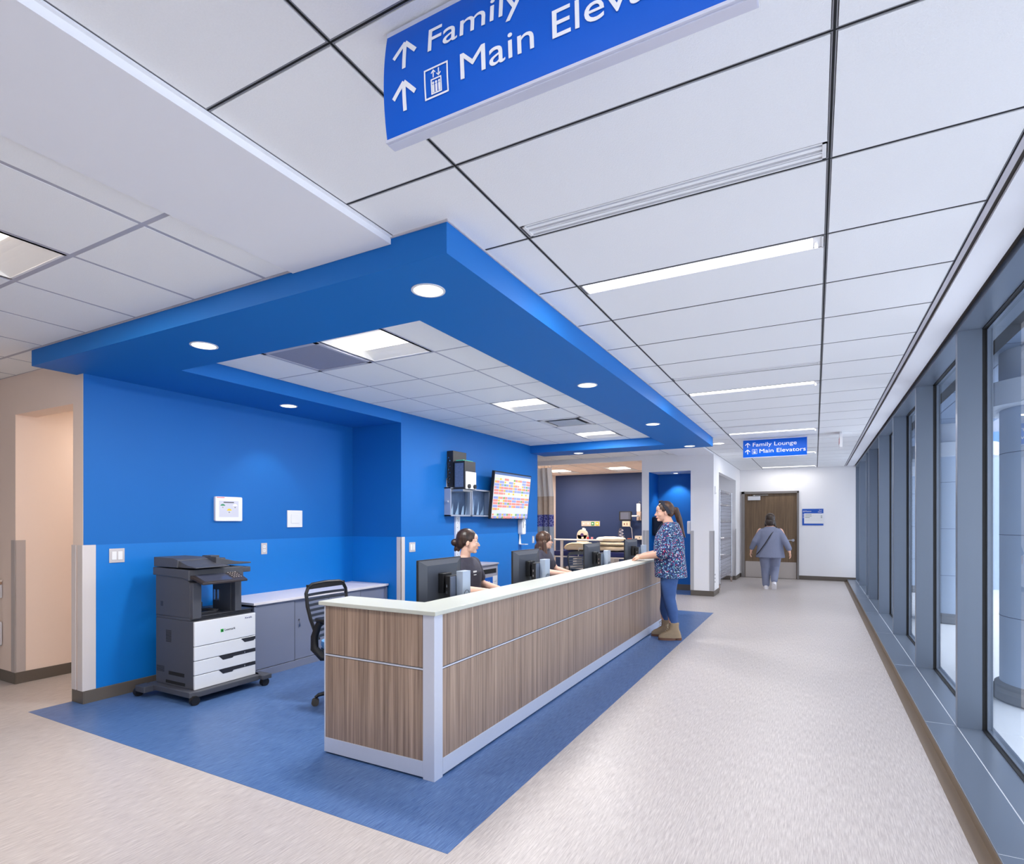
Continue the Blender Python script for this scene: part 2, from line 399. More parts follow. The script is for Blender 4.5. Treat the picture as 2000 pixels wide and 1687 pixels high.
# walls
WZ = 1.24
def wains(p, boxes):
    w = MB()
    for q in boxes: w.box(*q)
    o = w.build('wainscot', M_BLUE2, p); return o
w = MB(); w.box(-5.185, 2.29, 0, -5.036, 5.2, 2.6); wa = struct(w.build('wall_left', M_BEIGE), 'wall end beside the side hallway')
w = MB(); w.box(-5.036, 2.293, 0, -5.03, 5.2, ZB); w.build('blue_face', M_BLUE, wa); wains(wa, [(-5.03, 2.33, .1, -5.0275, 5.2, WZ)])
w = MB(); w.box(-5.2, 5.2, 0, -4.27, 8.88, 2.79); wb = struct(w.build('wall_left', M_BLUE), 'blue wall with the screens')
wains(wb, [(-5.03, 5.1975, .1, -4.27, 5.2, WZ), (-4.27, 5.1975, .1, -4.2675, 8.88, WZ)])
w = MB(); w.box(-9, 2.29, 0, -6.17, 2.44, 2.8); w.box(-6.17, 2.29, 2.36, -5.185, 2.44, 2.8); w.box(-6.32, 2.44, 0, -6.17, 8, 2.8); w.box(-6.32, 8, 0, -5.1, 8.1, 2.8); w.box(-5.2, 5.2, 0, -5.19, 8.0, 2.8)
struct(w.build('wall_left', M_BEIGE), 'beige wall with the hallway opening')
w = MB(); w.box(-9.1, -4, 0, -9, 11.3, 2.8); w.box(-9, 11.19, 0, -6.6, 11.31, 2.8); w.box(-9, 8.78, 0, -5.2, 8.88, 2.8); struct(w.build('wall_left', M_BEIGE), 'beige wall at the far left')
w = MB(); w.box(-9, -4.1, 0, 1.1, -4, 2.8); struct(w.build('wall_front', M_WHITE), 'white wall closing the corridor')
w = MB()
w.box(-3.06, 11.19, 0, -2.92, 15.0, 2.8); w.box(-2.11, 11.19, 0, -1.69, 11.85, 2.8); w.box(-2.92, 11.19, 2.40, -2.11, 11.93, 2.8)
w.box(-6.6, 11.19, 2.646, -3.06, 11.31, 2.8)
w.box(-1.80, 11.85, 2.405, -1.69, 14.57, 2.8); w.box(-2.0, 14.57, 0, -1.69, 15.435, 2.8); w.box(-2.75, 12.05, 0, -2.65, 14.57, 2.8); w.box(-2.75, 14.57, 0, -2.0, 14.67, 2.8)
w.box(-2.11, 11.85, 0, -2.0, 12.05, 2.8); w.box(-2.65, 12.05, 2.55, -1.80, 14.57, 2.8); w.box(-2.65, 11.99, 0, -1.72, 12.05, 2.8)
struct(w.build('wall_right', M_WHITE), 'white wall with the blue niche and cart alcove')
w = MB(); w.box(-2.92, 11.93, 0, -2.11, 11.985, 2.42); w.box(-2.9195, 11.2, 0, -2.914, 11.93, 2.40); w.box(-2.116, 11.2, 0, -2.1105, 11.93, 2.40); struct(w.build('wall_niche', M_BLUE), 'blue lining of the lit niche')
w = MB(); w.box(-1.69, 15.435, 0, -1.62, 15.55, 2.8); w.box(-1.62, 15.435, 2.13, -.37, 15.55, 2.8); w.box(-.37, 15.435, 0, .84, 15.55, 2.8); w.box(-1.7, 15.6, 0, -.3, 15.65, 2.3)
struct(w.build('wall_back', M_WHITE), 'pale wall at the end of the corridor')
w = MB(); w.box(-6.7, 11.31, 0, -6.6, 15.0, 2.8); struct(w.build('wall_bay', M_BEIGE), 'beige side wall of the patient bay')
w = MB(); w.box(-6.6, 14.94, 0, -3.06, 15.04, 2.8); struct(w.build('wall_bay', M_NAVY), 'navy back wall of the patient bay')

# baseboards
def base(lbl, *boxes):
    q = MB()
    for t in boxes: q.box(*t)
    return struct(q.build('baseboard_' + lbl[0], M_BASE, bevel=.003), lbl[1])
base(('left', 'grey brown baseboard along the blue wall'), (-5.19, 2.283, 0, -5.018, 2.29, .1), (-5.03, 2.29, 0, -5.018, 5.19, .1), (-5.03, 5.188, 0, -4.262, 5.2, .1), (-4.27, 5.2, 0, -4.262, 8.88, .1))
base(('left', 'grey brown baseboard along the beige wall'), (-9, 2.282, 0, -6.162, 2.29, .1), (-6.17, 2.29, 0, -6.162, 8, .1))
base(('right', 'grey baseboard around the white pillar wall'), (-2.11, 11.182, 0, -1.682, 11.19, .1), (-1.69, 11.19, 0, -1.682, 11.85, .1), (-3.06, 11.182, 0, -2.92, 11.19, .1), (-2.12, 11.2, 0, -2.116, 11.93, .1), (-2.92, 11.92, .0, -2.116, 11.93, .12), (-2.65, 12.05, 0, -2.64, 14.57, .1), (-2.65, 14.56, 0, -1.69, 14.57, .1), (-1.69, 14.57, 0, -1.682, 15.43, .1))
base(('back', 'grey baseboard at the corridor end'), (-1.69, 15.427, 0, -1.655, 15.435, .1), (-.345, 15.427, 0, .84, 15.435, .1))
base(('bay', 'brown baseboard in the patient bay'), (-6.6, 14.932, 0, -3.06, 14.94, .12), (-6.6, 11.31, 0, -6.592, 14.93, .1))

# corner guards
def guard(n, lbl, boxes, m=M_GUARD):
    q = MB()
    for t in boxes: q.box(*t)
    return struct(q.build('trim_%d' % n, m, bevel=.002), lbl)
guard(3, 'beige corner guard at the blue wall end', [(-5.036, 2.284, .1, -5.022, 2.375, WZ), (-5.10, 2.280, .1, -5.022, 2.288, WZ)])
guard(4, 'beige corner guard on the hallway side of the wall end', [(-5.19, 2.280, .1, -5.125, 2.288, WZ)])
guard(5, 'grey corner guard at the hallway opening', [(-6.172, 2.284, .1, -6.162, 2.36, 1.26), (-6.235, 2.282, .1, -6.162, 2.29, 1.26)], mat('grey_corner_guard', (186, 176, 172), .4))
guard(6, 'white corner guard by the light switch', [(-4.33, 5.19, .1, -4.262, 5.1985, WZ), (-4.27, 5.19, .1, -4.262, 5.26, WZ)])
GG = mat('pale_grey_guard', (178, 176, 178), .4)
guard(7, 'grey corner guards on the white pillars', [(-1.765, 11.183, .1, -1.683, 11.19, WZ), (-1.69, 11.183, .1, -1.683, 11.26, WZ), (-3.04, 11.183, .1, -2.985, 11.19, WZ), (-2.975, 11.183, .1, -2.917, 11.19, WZ), (-2.115, 11.183, .1, -2.05, 11.19, WZ), (-1.69, 14.5, .1, -1.683, 14.6, WZ)], GG)

# window wall
mull = [-2.28, -.53, 1.22, 2.97, 4.72, 6.47, 8.22, 9.97, 11.74, 12.35, 14.1]
w = MB(); w.box(.664, -4, 0, .834, 15.435, .055); w.box(.838, -4, 0, 1.0, 15.435, .055); w.box(.6, -4, -.2, 1.06, 15.6, -.001)
wall = struct(w.build('wall_window', M_SLATE, bevel=.003), 'low metal sill along the glass wall')
w = MB(); w.box(.834, -4, 0, .838, 15.435, .0545); 
for y in mull: w.box(.667, y + .03, .05, .99, y + .0325, .0555)
w.build('joint', mat('pale_joint', (214, 218, 226), .4), wall)
w = MB(); w.box(.6, -4, 0, .6645, 15.43, .001); w.box(.660, -4, 0, .6642, 15.43, .05); w.build('kick', mat('bronze_kick_strip', (120, 104, 88), .5), wall)
w = MB(); w.box(.66, -4, 2.722, .81, 15.43, 2.74); struct(w.build('trim_8', M_BULK), 'white soffit strip above the windows')
w = MB(); w.box(.614, -4, 2.735, .84, 15.43, 2.79); struct(w.build('trim_9', mat('shadow_gap', (70, 64, 60), .8)), 'dark reveal beside the soffit strip')
w = MB(); w.box(.615, -4, 2.718, .637, 15.43, 2.74); struct(w.build('trim_10', mat('ceiling_edge_angle', (196, 192, 198), .5)), 'metal angle at the ceiling edge')
w = MB(); w.box(.836, -4, 2.692, 1.02, 15.43, 2.79); struct(w.build('trim_11', M_SLATE), 'blue grey window header')
n = 0
for i in range(len(mull) + 1):
    y0 = mull[i - 1] if i else -4; y1 = mull[i] if i < len(mull) else 15.43
    n += 1
    q = MB()
    if i < len(mull): q.box(.836, y1, .05, .967, y1 + .055, 2.70)
    a = y0 + (.055 if i else 0); z0, z1 = .055, 2.692
    q.box(.99, a, z0, 1.02, a + .012, z1); q.box(.99, y1 - .012, z0, 1.02, y1, z1); q.box(.99, a, z0, 1.02, y1, z0 + .012); q.box(.99, a, z1 - .012, 1.02, y1, z1)
    wo = struct(q.build('window_%d' % n, M_SLATE, bevel=.0015))
    q = MB()
    q.box(.967, a, z0, .99, a + .006, z1); q.box(.967, y1, z0, .99, y1 + .055, z1); q.box(.967, a, z0, .99, y1, z0 + .006); q.box(.967, a, z1 - .006, .99, y1, z1)
    q.build('gasket', M_GASKET, wo)
    q = MB(); q.box(.999, a, z0, 1.009, y1, z1); q.build('pane', M_GLASS, wo)
w = MB(); w.box(.84, 15.43, 0, 1.05, 15.6, 2.8); w.box(.84, -4.1, 0, 1.05, -4, 2.8); w.box(.99, -4, 0, 1.05, 15.6, .05); w.box(1.0, -4, 2.69, 1.1, 15.6, 2.95); struct(w.build('wall_window', M_SLATE), 'metal end pieces of the glass wall')

# door at the corridor end
q = MB(); q.box(-1.655, 15.39, 0, -1.575, 15.5, 2.165); q.box(-.39, 15.39, 0, -.345, 15.5, 2.165); q.box(-1.655, 15.39, 2.11, -.345, 15.5, 2.165)
d = struct(q.build('door_1', mat('taupe_door_frame', (124, 118, 116), .5), bevel=.004), 'brown wooden door with steel kick plate')
q = MB(); q.box(-1.575, 15.44, .005, -.39, 15.485, 2.11); q.build('door_leaf', streak_mat('brown_door_wood', (92, 72, 52), (120, 97, 72), (40, 40, 1.5), .5), d)
q = MB(); q.box(-1.56, 15.434, .01, -.405, 15.44, .41); q.build('kick_plate', mat('kick_plate_steel', (188, 180, 174), .35, metal=.5), d)
q = MB(); q.box(-1.50, 15.39, 1.95, -1.21, 15.44, 2.05); q.build('door_closer', mat('closer_silver', (205, 205, 210), .4), d, bevel=.006)
q = MB(); q.cyl((-1.36, 15.41, 2.06), (-1.36, 15.41, 2.08), .03); q.box(-1.36, 15.395, 2.068, -1.03, 15.42, 2.082); q.build('closer_arm', M_STEEL, d)
q = MB(); q.cyl((-.475, 15.41, .955), (-.475, 15.44, .955), .035); q.tube([(-.475, 15.40, .955), (-.50, 15.395, .955), (-.61, 15.395, .955)], .012); q.build('handle', M_CHROME, d, smooth=True)
# ------------------------------------------------------------------ lamps
M_LAMP = mat('lit_diffuser', (255, 252, 246), .5, emit=((255, 250, 242), 5.0))
M_LAMPW = mat('lit_warm_diffuser', (255, 246, 236), .5, emit=((255, 244, 230), 4.5))
M_REFL = mat('lamp_reflector', (244, 242, 240), .35)
def linear_lamp(y, label):
    t = thing('linear_ceiling_light', label, 'ceiling light', (-.555, y, ZC), 0, 'linear lights along the corridor')
    q = MB(); q.box(-.583, -.062, 0, -.575, .062, .03); q.box(.582, -.062, 0, .59, .062, .03); q.box(-.583, -.062, 0, .59, -.057, .03); q.box(-.583, .057, 0, .59, .062, .03); q.box(.545, -.057, .004, .582, .057, .03)
    q.build('housing', M_WPLAS, t)
    q = MB(); q.box(-.575, -.057, .006, .545, .057, .02); q.build('diffuser', M_LAMP, t)
    q = MB(); q.cyl((.56, .0, -.012), (.56, 0, .004), .006, n=8); q.box(.553, -.012, -.03, .567, .0, -.01); q.build('sensor', M_WPLAS, t)
    area(t, (-.015, 0, -.004), 1.12, .11, 19 if y < 14 else 8, (1, .985, .96))
    return t
LL = {2.98: 'nearest of the long linear ceiling lights, beyond the striped air slot', 5.98: 'long linear ceiling light second from the camera, in the grey corridor ceiling', 8.98: 'long linear ceiling light just in front of the small hanging blue sign',
      11.98: 'linear ceiling light partly hidden behind the small hanging blue sign', 14.98: 'farthest linear ceiling light, right against the wall with the brown door'}
for y in lightY: linear_lamp(y, LL.get(y, 'linear ceiling light behind the camera'))
def slot_diffuser(y, label):
    t = thing('slot_diffuser', label, 'air vent', (-.555, y, ZC), 0, 'air slots along the corridor')
    q = MB(); q.box(-.583, -.053, 0, .59, -.045, .03); q.box(-.583, .042, 0, .59, .048, .03); q.box(-.583, -.053, 0, -.57, .048, .03); q.box(.577, -.053, 0, .59, .048, .03); q.box(-.57, -.003, -.001, .577, .003, .03)
    q.build('frame', M_WPLAS, t)
    q = MB(); q.box(-.57, -.045, .018, .577, .042, .03); q.build('slot', mat('slot_blue_grey', (160, 172, 205), .6), t)
    q = MB(); q.box(-.57, -.029, .003, .577, -.011, .02); q.box(-.57, .015, .003, .577, .032, .02); q.build('vane', mat('vane_white', (250, 250, 252), .5), t)
SL = {2.255: 'wide striped air slot in front of the nearest linear light', 5.255: 'air slot in front of the second linear light', 8.255: 'air slot in front of the third linear light', 11.255: 'air slot beyond the small hanging sign'}
for y in slotY:
    if y > 0: slot_diffuser(y, SL[y])

def troffer(x, y, z, label, group, sx=.6, sy=.6, power=40, warm=False, m=None):
    t = thing('recessed_troffer', label, 'ceiling light', (x, y, z), 0, group)
    a, b_ = sx / 2 - .014, sy / 2 - .014
    q = MB(); 
    for x0, x1, y0, y1 in ((-a, a, -b_, -b_ + .012), (-a, a, b_ - .012, b_), (-a, -a + .012, -b_, b_), (a - .012, a, -b_, b_)): q.box(x0, y0, 0, x1, y1, .02)
    q.build('frame', M_WPLAS, t)
    # curved side reflectors rising to the central lens
    q = MB()
    for s in (-1, 1):
        for k in range(5):
            u0, u1 = k / 5, (k + 1) / 5; h = lambda u: .002 + .055 * math.sin(u * PI / 2)
            y0, y1 = s * (b_ - .01 - u0 * (b_ - .12)), s * (b_ - .01 - u1 * (b_ - .12))
            q.add([(-a + .01, y0, h(u0)), (a - .01, y0, h(u0)), (a - .01, y1, h(u1)), (-a + .01, y1, h(u1))], [(0, 1, 2, 3)])
    q.build('reflector', mat('lit_reflector', (240, 238, 235), .5), t, smooth=True)
    q = MB(); n = 8
    q.rings([[(xx, .115 * math.cos(PI * k / n), .056 - .05 * math.sin(PI * k / n)) for k in range(n + 1)] for xx in (-a + .02, a - .02)])
    q.build('lens', mat('lit_lens_warm', (255, 246, 236), .5, emit=((255, 240, 222), 2.6)) if warm else mat('lit_lens', (255, 252, 246), .5, emit=((255, 250, 244), 2.6)), t, smooth=True)
    q = MB(); q.box(-a, -b_, 0, -a + .014, b_, .056); q.box(a - .014, -b_, 0, a, b_, .056); q.box(-a, -b_, .057, a, b_, .06); q.build('end_plate', MATS['lit_reflector'], t)
    area(t, (0, 0, .003), sx - .10, .20, power, (1, .90, .79) if warm else (1, .985, .965))
    return t
GT = 'square lamps recessed inside the blue soffit frame'
troffer(-2.83, 3.17, ZR, 'nearest square lamp in the recessed ceiling, beside the grey return grille', GT, power=58)
troffer(-2.83, 5.57, ZR, 'middle square lamp in the recessed ceiling', GT, power=58)
troffer(-2.83, 7.97, ZR, 'farthest square lamp in the recessed ceiling, beyond the air diffuser', GT, power=58)
troffer(-3.44, 1.08, ZL, 'square lamp at the left edge, in the white tile ceiling by the bulkhead', 'lamps in the left ceiling', power=52, warm=True, m=M_LAMPW)
troffer(-6.44, .48, ZL, 'square lamp in the white tile ceiling far to the left', 'lamps in the left ceiling', power=52, warm=True, m=M_LAMPW)
troffer(-5.9, 13.8, ZE, 'left long lamp in the ceiling of the patient bay', 'lamps in the patient bay', .6, 1.2, 60, True, M_LAMPW)
troffer(-4.3, 13.8, ZE, 'right long lamp in the ceiling of the patient bay', 'lamps in the patient bay', .6, 1.2, 60, True, M_LAMPW)
troffer(-5.3, 12.3, ZE - .004, 'small square lamp at the front of the bay ceiling', 'lamps in the patient bay', .6, .6, 16, True, M_LAMPW)
troffer(-6.44, -1.92, ZL, 'added unseen fill lamp in the white tile ceiling behind and left of the camera', 'lamps in the left ceiling', power=56, warm=True, m=M_LAMPW)  # added out of view for more warm light on the left
troffer(-3.44, -1.92, ZL, 'added unseen fill lamp in the white tile ceiling behind the camera', 'lamps in the left ceiling', power=56, warm=True, m=M_LAMPW)  # another added lamp, warm fill for the left area
troffer(-5.83, 10.3, ZD, 'added unseen fill lamp over the cross passage behind the screen wall', 'added lamps in the cross passage', power=80, warm=False, m=M_LAMPW)  # added out of view to brighten the curtain and bay front
troffer(-5.8, 3.3, 2.5, 'first added unseen fill lamp in the side hallway ceiling', 'added lamps in the side hallway', .5, .6, 14, True, M_LAMPW)  # added above the opening to light the beige hallway wall
troffer(-5.8, 5.8, 2.5, 'second added unseen fill lamp in the side hallway ceiling', 'added lamps in the side hallway', .5, .6, 14, True, M_LAMPW)  # added deeper in the hallway, also only for its light

# return grille and supply diffuser
t = thing('return_grille', 'grey perforated return grille beside the nearest recessed lamp', 'air vent', (-3.43, 3.17, ZR))
q = MB()
for x0, x1, y0, y1 in ((-.29, .29, -.29, -.26), (-.29, .29, .26, .29), (-.29, -.26, -.29, .29), (.26, .29, -.29, .29)): q.box(x0, y0, -.004, x1, y1, .01)
q.build('frame', mat('grille_frame', (190, 190, 200), .5), t)
q = MB(); q.box(-.262, -.262, .001, .262, .262, .008); q.build('perforated_plate', mat('grille_grey', (150, 152, 170), .7, noise=(400, .12)), t)
t = thing('supply_diffuser', 'square air diffuser with dark louvres between two recessed lamps', 'air vent', (-2.83, 6.77, ZR))
q = MB()
for x0, x1, y0, y1 in ((-.29, .29, -.29, -.25), (-.29, .29, .25, .29), (-.29, -.25, -.29, .29), (.25, .29, -.29, .29)): q.box(x0, y0, -.004, x1, y1, .012)
q.build('frame', M_WPLAS, t)
q = MB(); q.box(-.25, -.25, .012, .25, .25, .016); q.build('throat', M_DGREY, t)
q = MB(); q.box(-.17, -.2, -.012, .2, .17, -.004); q.build('plaque', mat('plaque_grey', (186, 192, 202), .6), t)

def downlight(x, y, z, label, r=.085, power=8, ang=110, grp='round downlights in the blue soffit', warm=(1, .96, .91), blend=.8):
    t = thing('downlight', label, 'ceiling light', (x, y, z), 0, grp)
    q = MB(); q.lathe([(r, .0), (r, -.003), (r - .012, -.004), (r - .012, 0)], n=32, cap=False); q.build('trim_ring', M_WPLAS, t, smooth=True)
    q = MB(); q.lathe([(r - .012, -.002), (r - .02, -.0005), (.005, -.0005)], n=32); q.build('reflector', mat('lit_downlight', (255, 252, 250), .3, emit=((255, 248, 240), 2.2)), t, smooth=True)
    q = MB(); q.lathe([(.03, -.0025), (.022, -.004), (.002, -.0045)], n=16); q.build('bulb', M_LAMP, t, smooth=True)
    spot(t, (0, 0, -.02), power, ang, blend, warm, .05)
    return t
downlight(-1.70, 2.28, ZB, 'large round downlight at the near right corner of the blue soffit')
downlight(-3.53, 2.30, ZB, 'round downlight in the front beam of the blue soffit, left of the corner one')
downlight(-4.64, 3.91, ZB, 'round downlight over the printer wall, deepest in the blue soffit', power=22, ang=95, blend=.5)
downlight(-1.70, 4.51, ZB, 'second downlight along the right beam of the blue soffit')
downlight(-1.70, 6.70, ZB, 'third downlight along the right beam of the blue soffit')
downlight(-1.70, 8.93, ZB, 'downlight at the far right corner of the blue soffit')
downlight(-3.54, 8.97, ZB, 'downlight in the far beam of the blue soffit, above the patient bay')
downlight(-2.5, 11.70, 2.40, 'small downlight shining in the blue niche', .06, 46, 96, 'niche lamp', (1, .98, 1), .35)
downlight(-2.2, 13.4, 2.55, 'added hidden downlight brightening the cart alcove', .07, 16, 130, 'added alcove lamp')  # added out of sight to lighten the alcove interior
downlight(-1.42, 9.92, ZC, 'round downlight in the grey ceiling left of the small hanging sign', .10, 8, 110, 'corridor downlight')

# exit sign and the two hanging wayfinding signs
t = thing('exit_sign', 'white ceiling exit sign seen edge-on near the windows', 'sign', (.33, 9.55, 2.722))
q = MB(); q.box(-.018, -.12, -.03, .018, .12, 0); q.build('canopy', M_WPLAS, t, bevel=.004)
q = MB(); q.rbox((0, 0, -.13), (.035, .30, .2), .01, 'x'); q.build('body', M_WPLAS, t, bevel=.004)
text('EXIT', t, (-.0185, .12, -.17), (PI / 2, 0, -PI / 2), .13, mat('exit_red', (200, 40, 40), .5), .24)
M_SIGN = mat('sign_blue', (0, 92, 206), .45, spec=.25)
M_SIGNW = mat('sign_white', (246, 246, 250), .5, emit=((255, 255, 255), .0))
def arrow(q, cx, cz, s):
    h = s / 2; k = .0056 * s / .07
    def bar(a, b_):
        a = Vector((a[0], 0, a[1])); b_ = Vector((b_[0], 0, b_[1])); d = (b_ - a).normalized(); p = Vector((-d.z, 0, d.x)) * k
        N = 10; q.rings([[a + (b_ - a) * (i / N) + p, a + (b_ - a) * (i / N) - p, a + (b_ - a) * (i / N) - p + Vector((0, .0006, 0)), a + (b_ - a) * (i / N) + p + Vector((0, .0006, 0))] for i in range(N + 1)])
    bar((cx, cz - h), (cx, cz + h - k)); bar((cx + .0, cz + h), (cx - h, cz + h * .02)); bar((cx, cz + h), (cx + h, cz + h * .02))
def wayfinding(y, x0, w, ztop, label, grp):
    h = .27; zb = ztop - h; T = .036; B = .014
    yf = lambda z: -B * (1 - ((z - (zb + h / 2)) / (h / 2)) ** 2)
    t = thing('wayfinding_sign', label, 'sign', (x0, y, 0), 0, grp)
    n = 12; zs = [zb + h * i / n for i in range(n + 1)]
    poly = [(yf(z), z) for z in zs] + [(T - yf(z), z) for z in reversed(zs)]
    q = MB(); q.prism(poly, 'x', 0, w); q.build('panel', M_SIGN, t, smooth=True)
    q = MB(); q.box(-.004, -.001, zb - .006, w + .004, T + .001, zb + .001); q.box(-.002, .006, zb - .009, w + .002, T - .004, zb - .006)
    q.box(-.002, 0, ztop - .001, w + .002, T, ztop + .012); q.build('rail', mat('sign_rail', (214, 216, 232), .35, metal=.3), t)
    warp = lambda p: Vector((p[0], p[1] + yf(p[2]) - .0022, p[2]))
    text('Family Lounge', t, (.135, 0, ztop - .103), FY, .085, M_SIGNW, .615, warp=warp)
    text('Main Elevators', t, (.232, 0, ztop - .206), FY, .085, M_SIGNW, .64, warp=warp)
    q = MB(); arrow(q, .068, ztop - .08, .07); arrow(q, .068, ztop - .185, .07); q.v = [tuple(warp(Vector(p))) for p in q.v]; q.build('arrow', M_SIGNW, t)
    q = MB(); cx, cz, s = .168, ztop - .183, .036
    def seg(x0_, z0_, x1_, z1_): q.box(x0_, 0, z0_, x1_, .0006, z1_)
    for a in range(6):
        u0, u1 = -s + 2 * s * a / 6, -s + 2 * s * (a + 1) / 6
        seg(cx - s, cz + u0, cx - s + .004, cz + u1); seg(cx + s - .004, cz + u0, cx + s, cz + u1)
    seg(cx - s, cz - s, cx + s, cz - s + .004); seg(cx - s, cz + s - .004, cx + s, cz + s)
    bx0, bx1, bz0, bz1 = cx - .016, cx + .016, cz - .028, cz + .008
    seg(bx0, bz0, bx1, bz0 + .003); seg(bx0, bz1 - .003, bx1, bz1); seg(bx0, bz0, bx0 + .003, bz1); seg(bx1 - .003, bz0, bx1, bz1)
    for k in range(3):
        xx = cx - .009 + k * .009; seg(xx - .003, bz0 + .004, xx + .003, cz - .006); q.cyl((xx, 0, cz - .002), (xx, .0006, cz - .002), .0032, n=10)
    for xx, sg in ((cx - .008, 1), (cx + .008, -1)):
        z0_, z1_ = cz + .011, cz + .029; seg(xx - .0015, z0_, xx + .0015, z1_); tip = z1_ if sg > 0 else z0_
        for dx in (-.0045, .0045): q.obox((xx + dx * .6, .0003, tip - sg * .0035), (.0025, .0006, .010), (0, math.radians(-45 if dx * sg < 0 else 45) * -1, 0))
    q.v = [tuple(warp(Vector(p))) for p in q.v]; q.build('elevator_pictogram', M_SIGNW, t)
    return t
wayfinding(1.155, -.995, .895, 2.703, 'large blue hanging sign cropped by the top of the picture', 'blue hanging wayfinding signs')
wayfinding(9.6, -1.004, .897, 2.698, 'small distant blue hanging sign reading Family Lounge and Main Elevators', 'blue hanging wayfinding signs')

# ------------------------------------------------------------------ reception desk
XD, YD = -1.835, 2.515
t = thing('reception_desk', 'long L shaped reception desk clad in striped walnut panels with aluminium trim', 'desk', (XD, YD, 0))
YE = 6.085   # local far end
q = MB(); q.box(-.83, .006, .012, -.006, .06, .905); q.box(-.06, .006, .012, -.006, YE, .905); q.build('core', M_DGREY, t)
def panel(n, b_): q = MB(); q.box(*b_); q.build(n, M_WOODX, t, bevel=.0015)
panel('wood_panel', (-.822, .0, .616, -.078, .012, .908)); panel('wood_panel', (-.822, 0, .10, -.078, .012, .600))
ys = [.078] + [.078 + .92 + .9 * k for k in range(5)] + [YE - .01]
ys = [.078, .998, 1.893, 2.793, 3.693, 4.593, 5.3, YE - .01]
for a, b_ in zip(ys, ys[1:]):
    panel('wood_panel', (-.012, a + .002, .616, 0, b_ - .002, .908)); panel('wood_panel', (-.012, a + .002, .104, 0, b_ - .002, .600))
q = MB(); q.box(-.076, -.003, .0, .003, .076, .91); q.build('corner_post', M_ALU, t, bevel=.002)
q = MB(); q.box(-.830, -.003, .012, -.822, .062, .91); q.build('end_trim', M_ALU, t, bevel=.0015)
q = MB(); q.box(-.822, -.0015, .604, -.076, .012, .612); q.box(-.012, .076, .604, .0015, YE, .612); q.build('reveal_trim', M_ALU, t)
q = MB(); q.box(-.822, -.003, .012, -.076, .012, .10); q.box(-.012, .078, .012, .003, YE, .104); q.build('kick_rail', M_ALU, t, bevel=.0015)
q = MB(); q.box(-.06, YE - .03, 0, .002, YE + .004, .91); q.build('end_trim', M_ALU, t)
M_CTOP = mat('pale_green_white_solid_surface', (192, 195, 186), .38, noise=(60, .015))
q = MB(); q.v = []
pts = [(-2.695, 2.493), (-1.813, 2.493), (-1.813, 8.625), (-2.09, 8.625), (-2.09, 2.765), (-2.695, 2.765)]
q.prism(pts, 'z', .912, .936)
o = q.build('counter_top', M_CTOP, bevel=.003); tag(o, 'off-white L shaped transaction top capping the walnut reception desk', 'countertop')
t = thing('work_surface', 'lower pale work surface behind the reception desk under the monitors', 'desk', (-2.45, 5.6, 0))
q = MB(); q.box(-.32, -2.75, .70, .50, 3.0, .73); q.build('top', M_CTOP, t, bevel=.003)
for yy in (-2.6, -1.0, 1.0, 2.8):
    q = MB(); q.box(-.28, yy - .015, 0, .44, yy + .015, .70); q.build('support_panel', M_DGREY, t)

# monitors with their desktop computers
M_SCREEN = mat('dark_screen', (18, 20, 26), .15)
M_MONB = mat('monitor_back_grey', (70, 74, 84), .38)
def monitor_set(x, y, rz, label, label2):
    t = thing('computer_monitor', label, 'monitor', (x, y, .73), rz, 'monitors on the reception work surface')
    q = MB(); q.rbox((0, 0, .27), (.016, .545, .325), .006, 'x'); q.build('bezel', M_BLACK, t, bevel=.002)
    q = MB(); q.rings([[(.008, -.268, .112), (.008, .268, .112), (.008, .268, .428), (.008, -.268, .428)], [(.026, -.19, .15), (.026, .19, .15), (.026, .19, .39), (.026, -.19, .39)]]); q.build('back_shell', M_MONB, t, bevel=.004)
    q = MB(); q.box(-.009, -.262, .12, -.0075, .262, .425); q.build('screen', M_SCREEN, t)
    q = MB(); q.box(.026, -.06, .19, .07, .05, .33); q.tube([(.05, .0, .27), (.085, .0, .27)], .03); q.build('mount', M_BLACK, t, bevel=.004)
    q = MB(); q.box(.075, -.035, .01, .10, .045, .30); q.rbox((.06, 0, .006), (.22, .26, .012), .03, 'z'); q.build('stand', M_BLACK, t, bevel=.003)
    c = thing('desktop_computer', label2, 'computer', (x + .105, y - .06, .742), rz, 'desktop computers behind the monitors')
    q = MB(); q.box(0, -.02, 0, .036, .16, .305); q.build('case', M_BLACK, c, bevel=.002)
    q = MB(); 
    for k in range(5): q.box(.006, -.0215, .045 + k * .045, .016, -.0195, .065 + k * .045)
    q.cyl((.018, -.0195, .03), (.018, -.022, .03), .011, n=16)
    q.build('port', M_CHROME, c)
    q = MB(); q.box(.036, -.02, .0, .044, .045, .30); q.build('side_plate', mat('case_blue_grey', (112, 120, 138), .3, metal=.5), c, bevel=.001)
    q = MB(); q.box(.044, .05, .0, .098, .155, .335); q.build('cover', mat('case_silver', (176, 188, 206), .35, metal=.3), c, bevel=.002)
    q = MB(); q.lathe([(.036, 0), (.036, .0015), (.033, .0015), (.033, 0)], (.0980, .102, .165), 28, axis='x', cap=False); q.build('badge_ring', M_BLACK, c)
    text('DELL', c, (.0988, .076, .155), FX, .026, M_BLACK, .052)
    q = MB(); q.tube([(.05, .0, .05), (.03, -.05, .02), (-.03, -.06, -.005)], .003); q.tube([(.02, -.03, .05), (0, -.06, .01), (-.05, -.08, -.005)], .0025); q.build('cable', M_BLACK, c, smooth=True)
monitor_set(-2.37, 3.315, .03, 'monitor nearest the camera behind the counter, front staff member partly behind it', 'silver fronted desktop computer beside the nearest monitor, round logo on it')
monitor_set(-2.37, 4.68, 0, 'second monitor along the counter, before the woman with glasses', 'desktop computer behind the second monitor, below the woman with glasses')
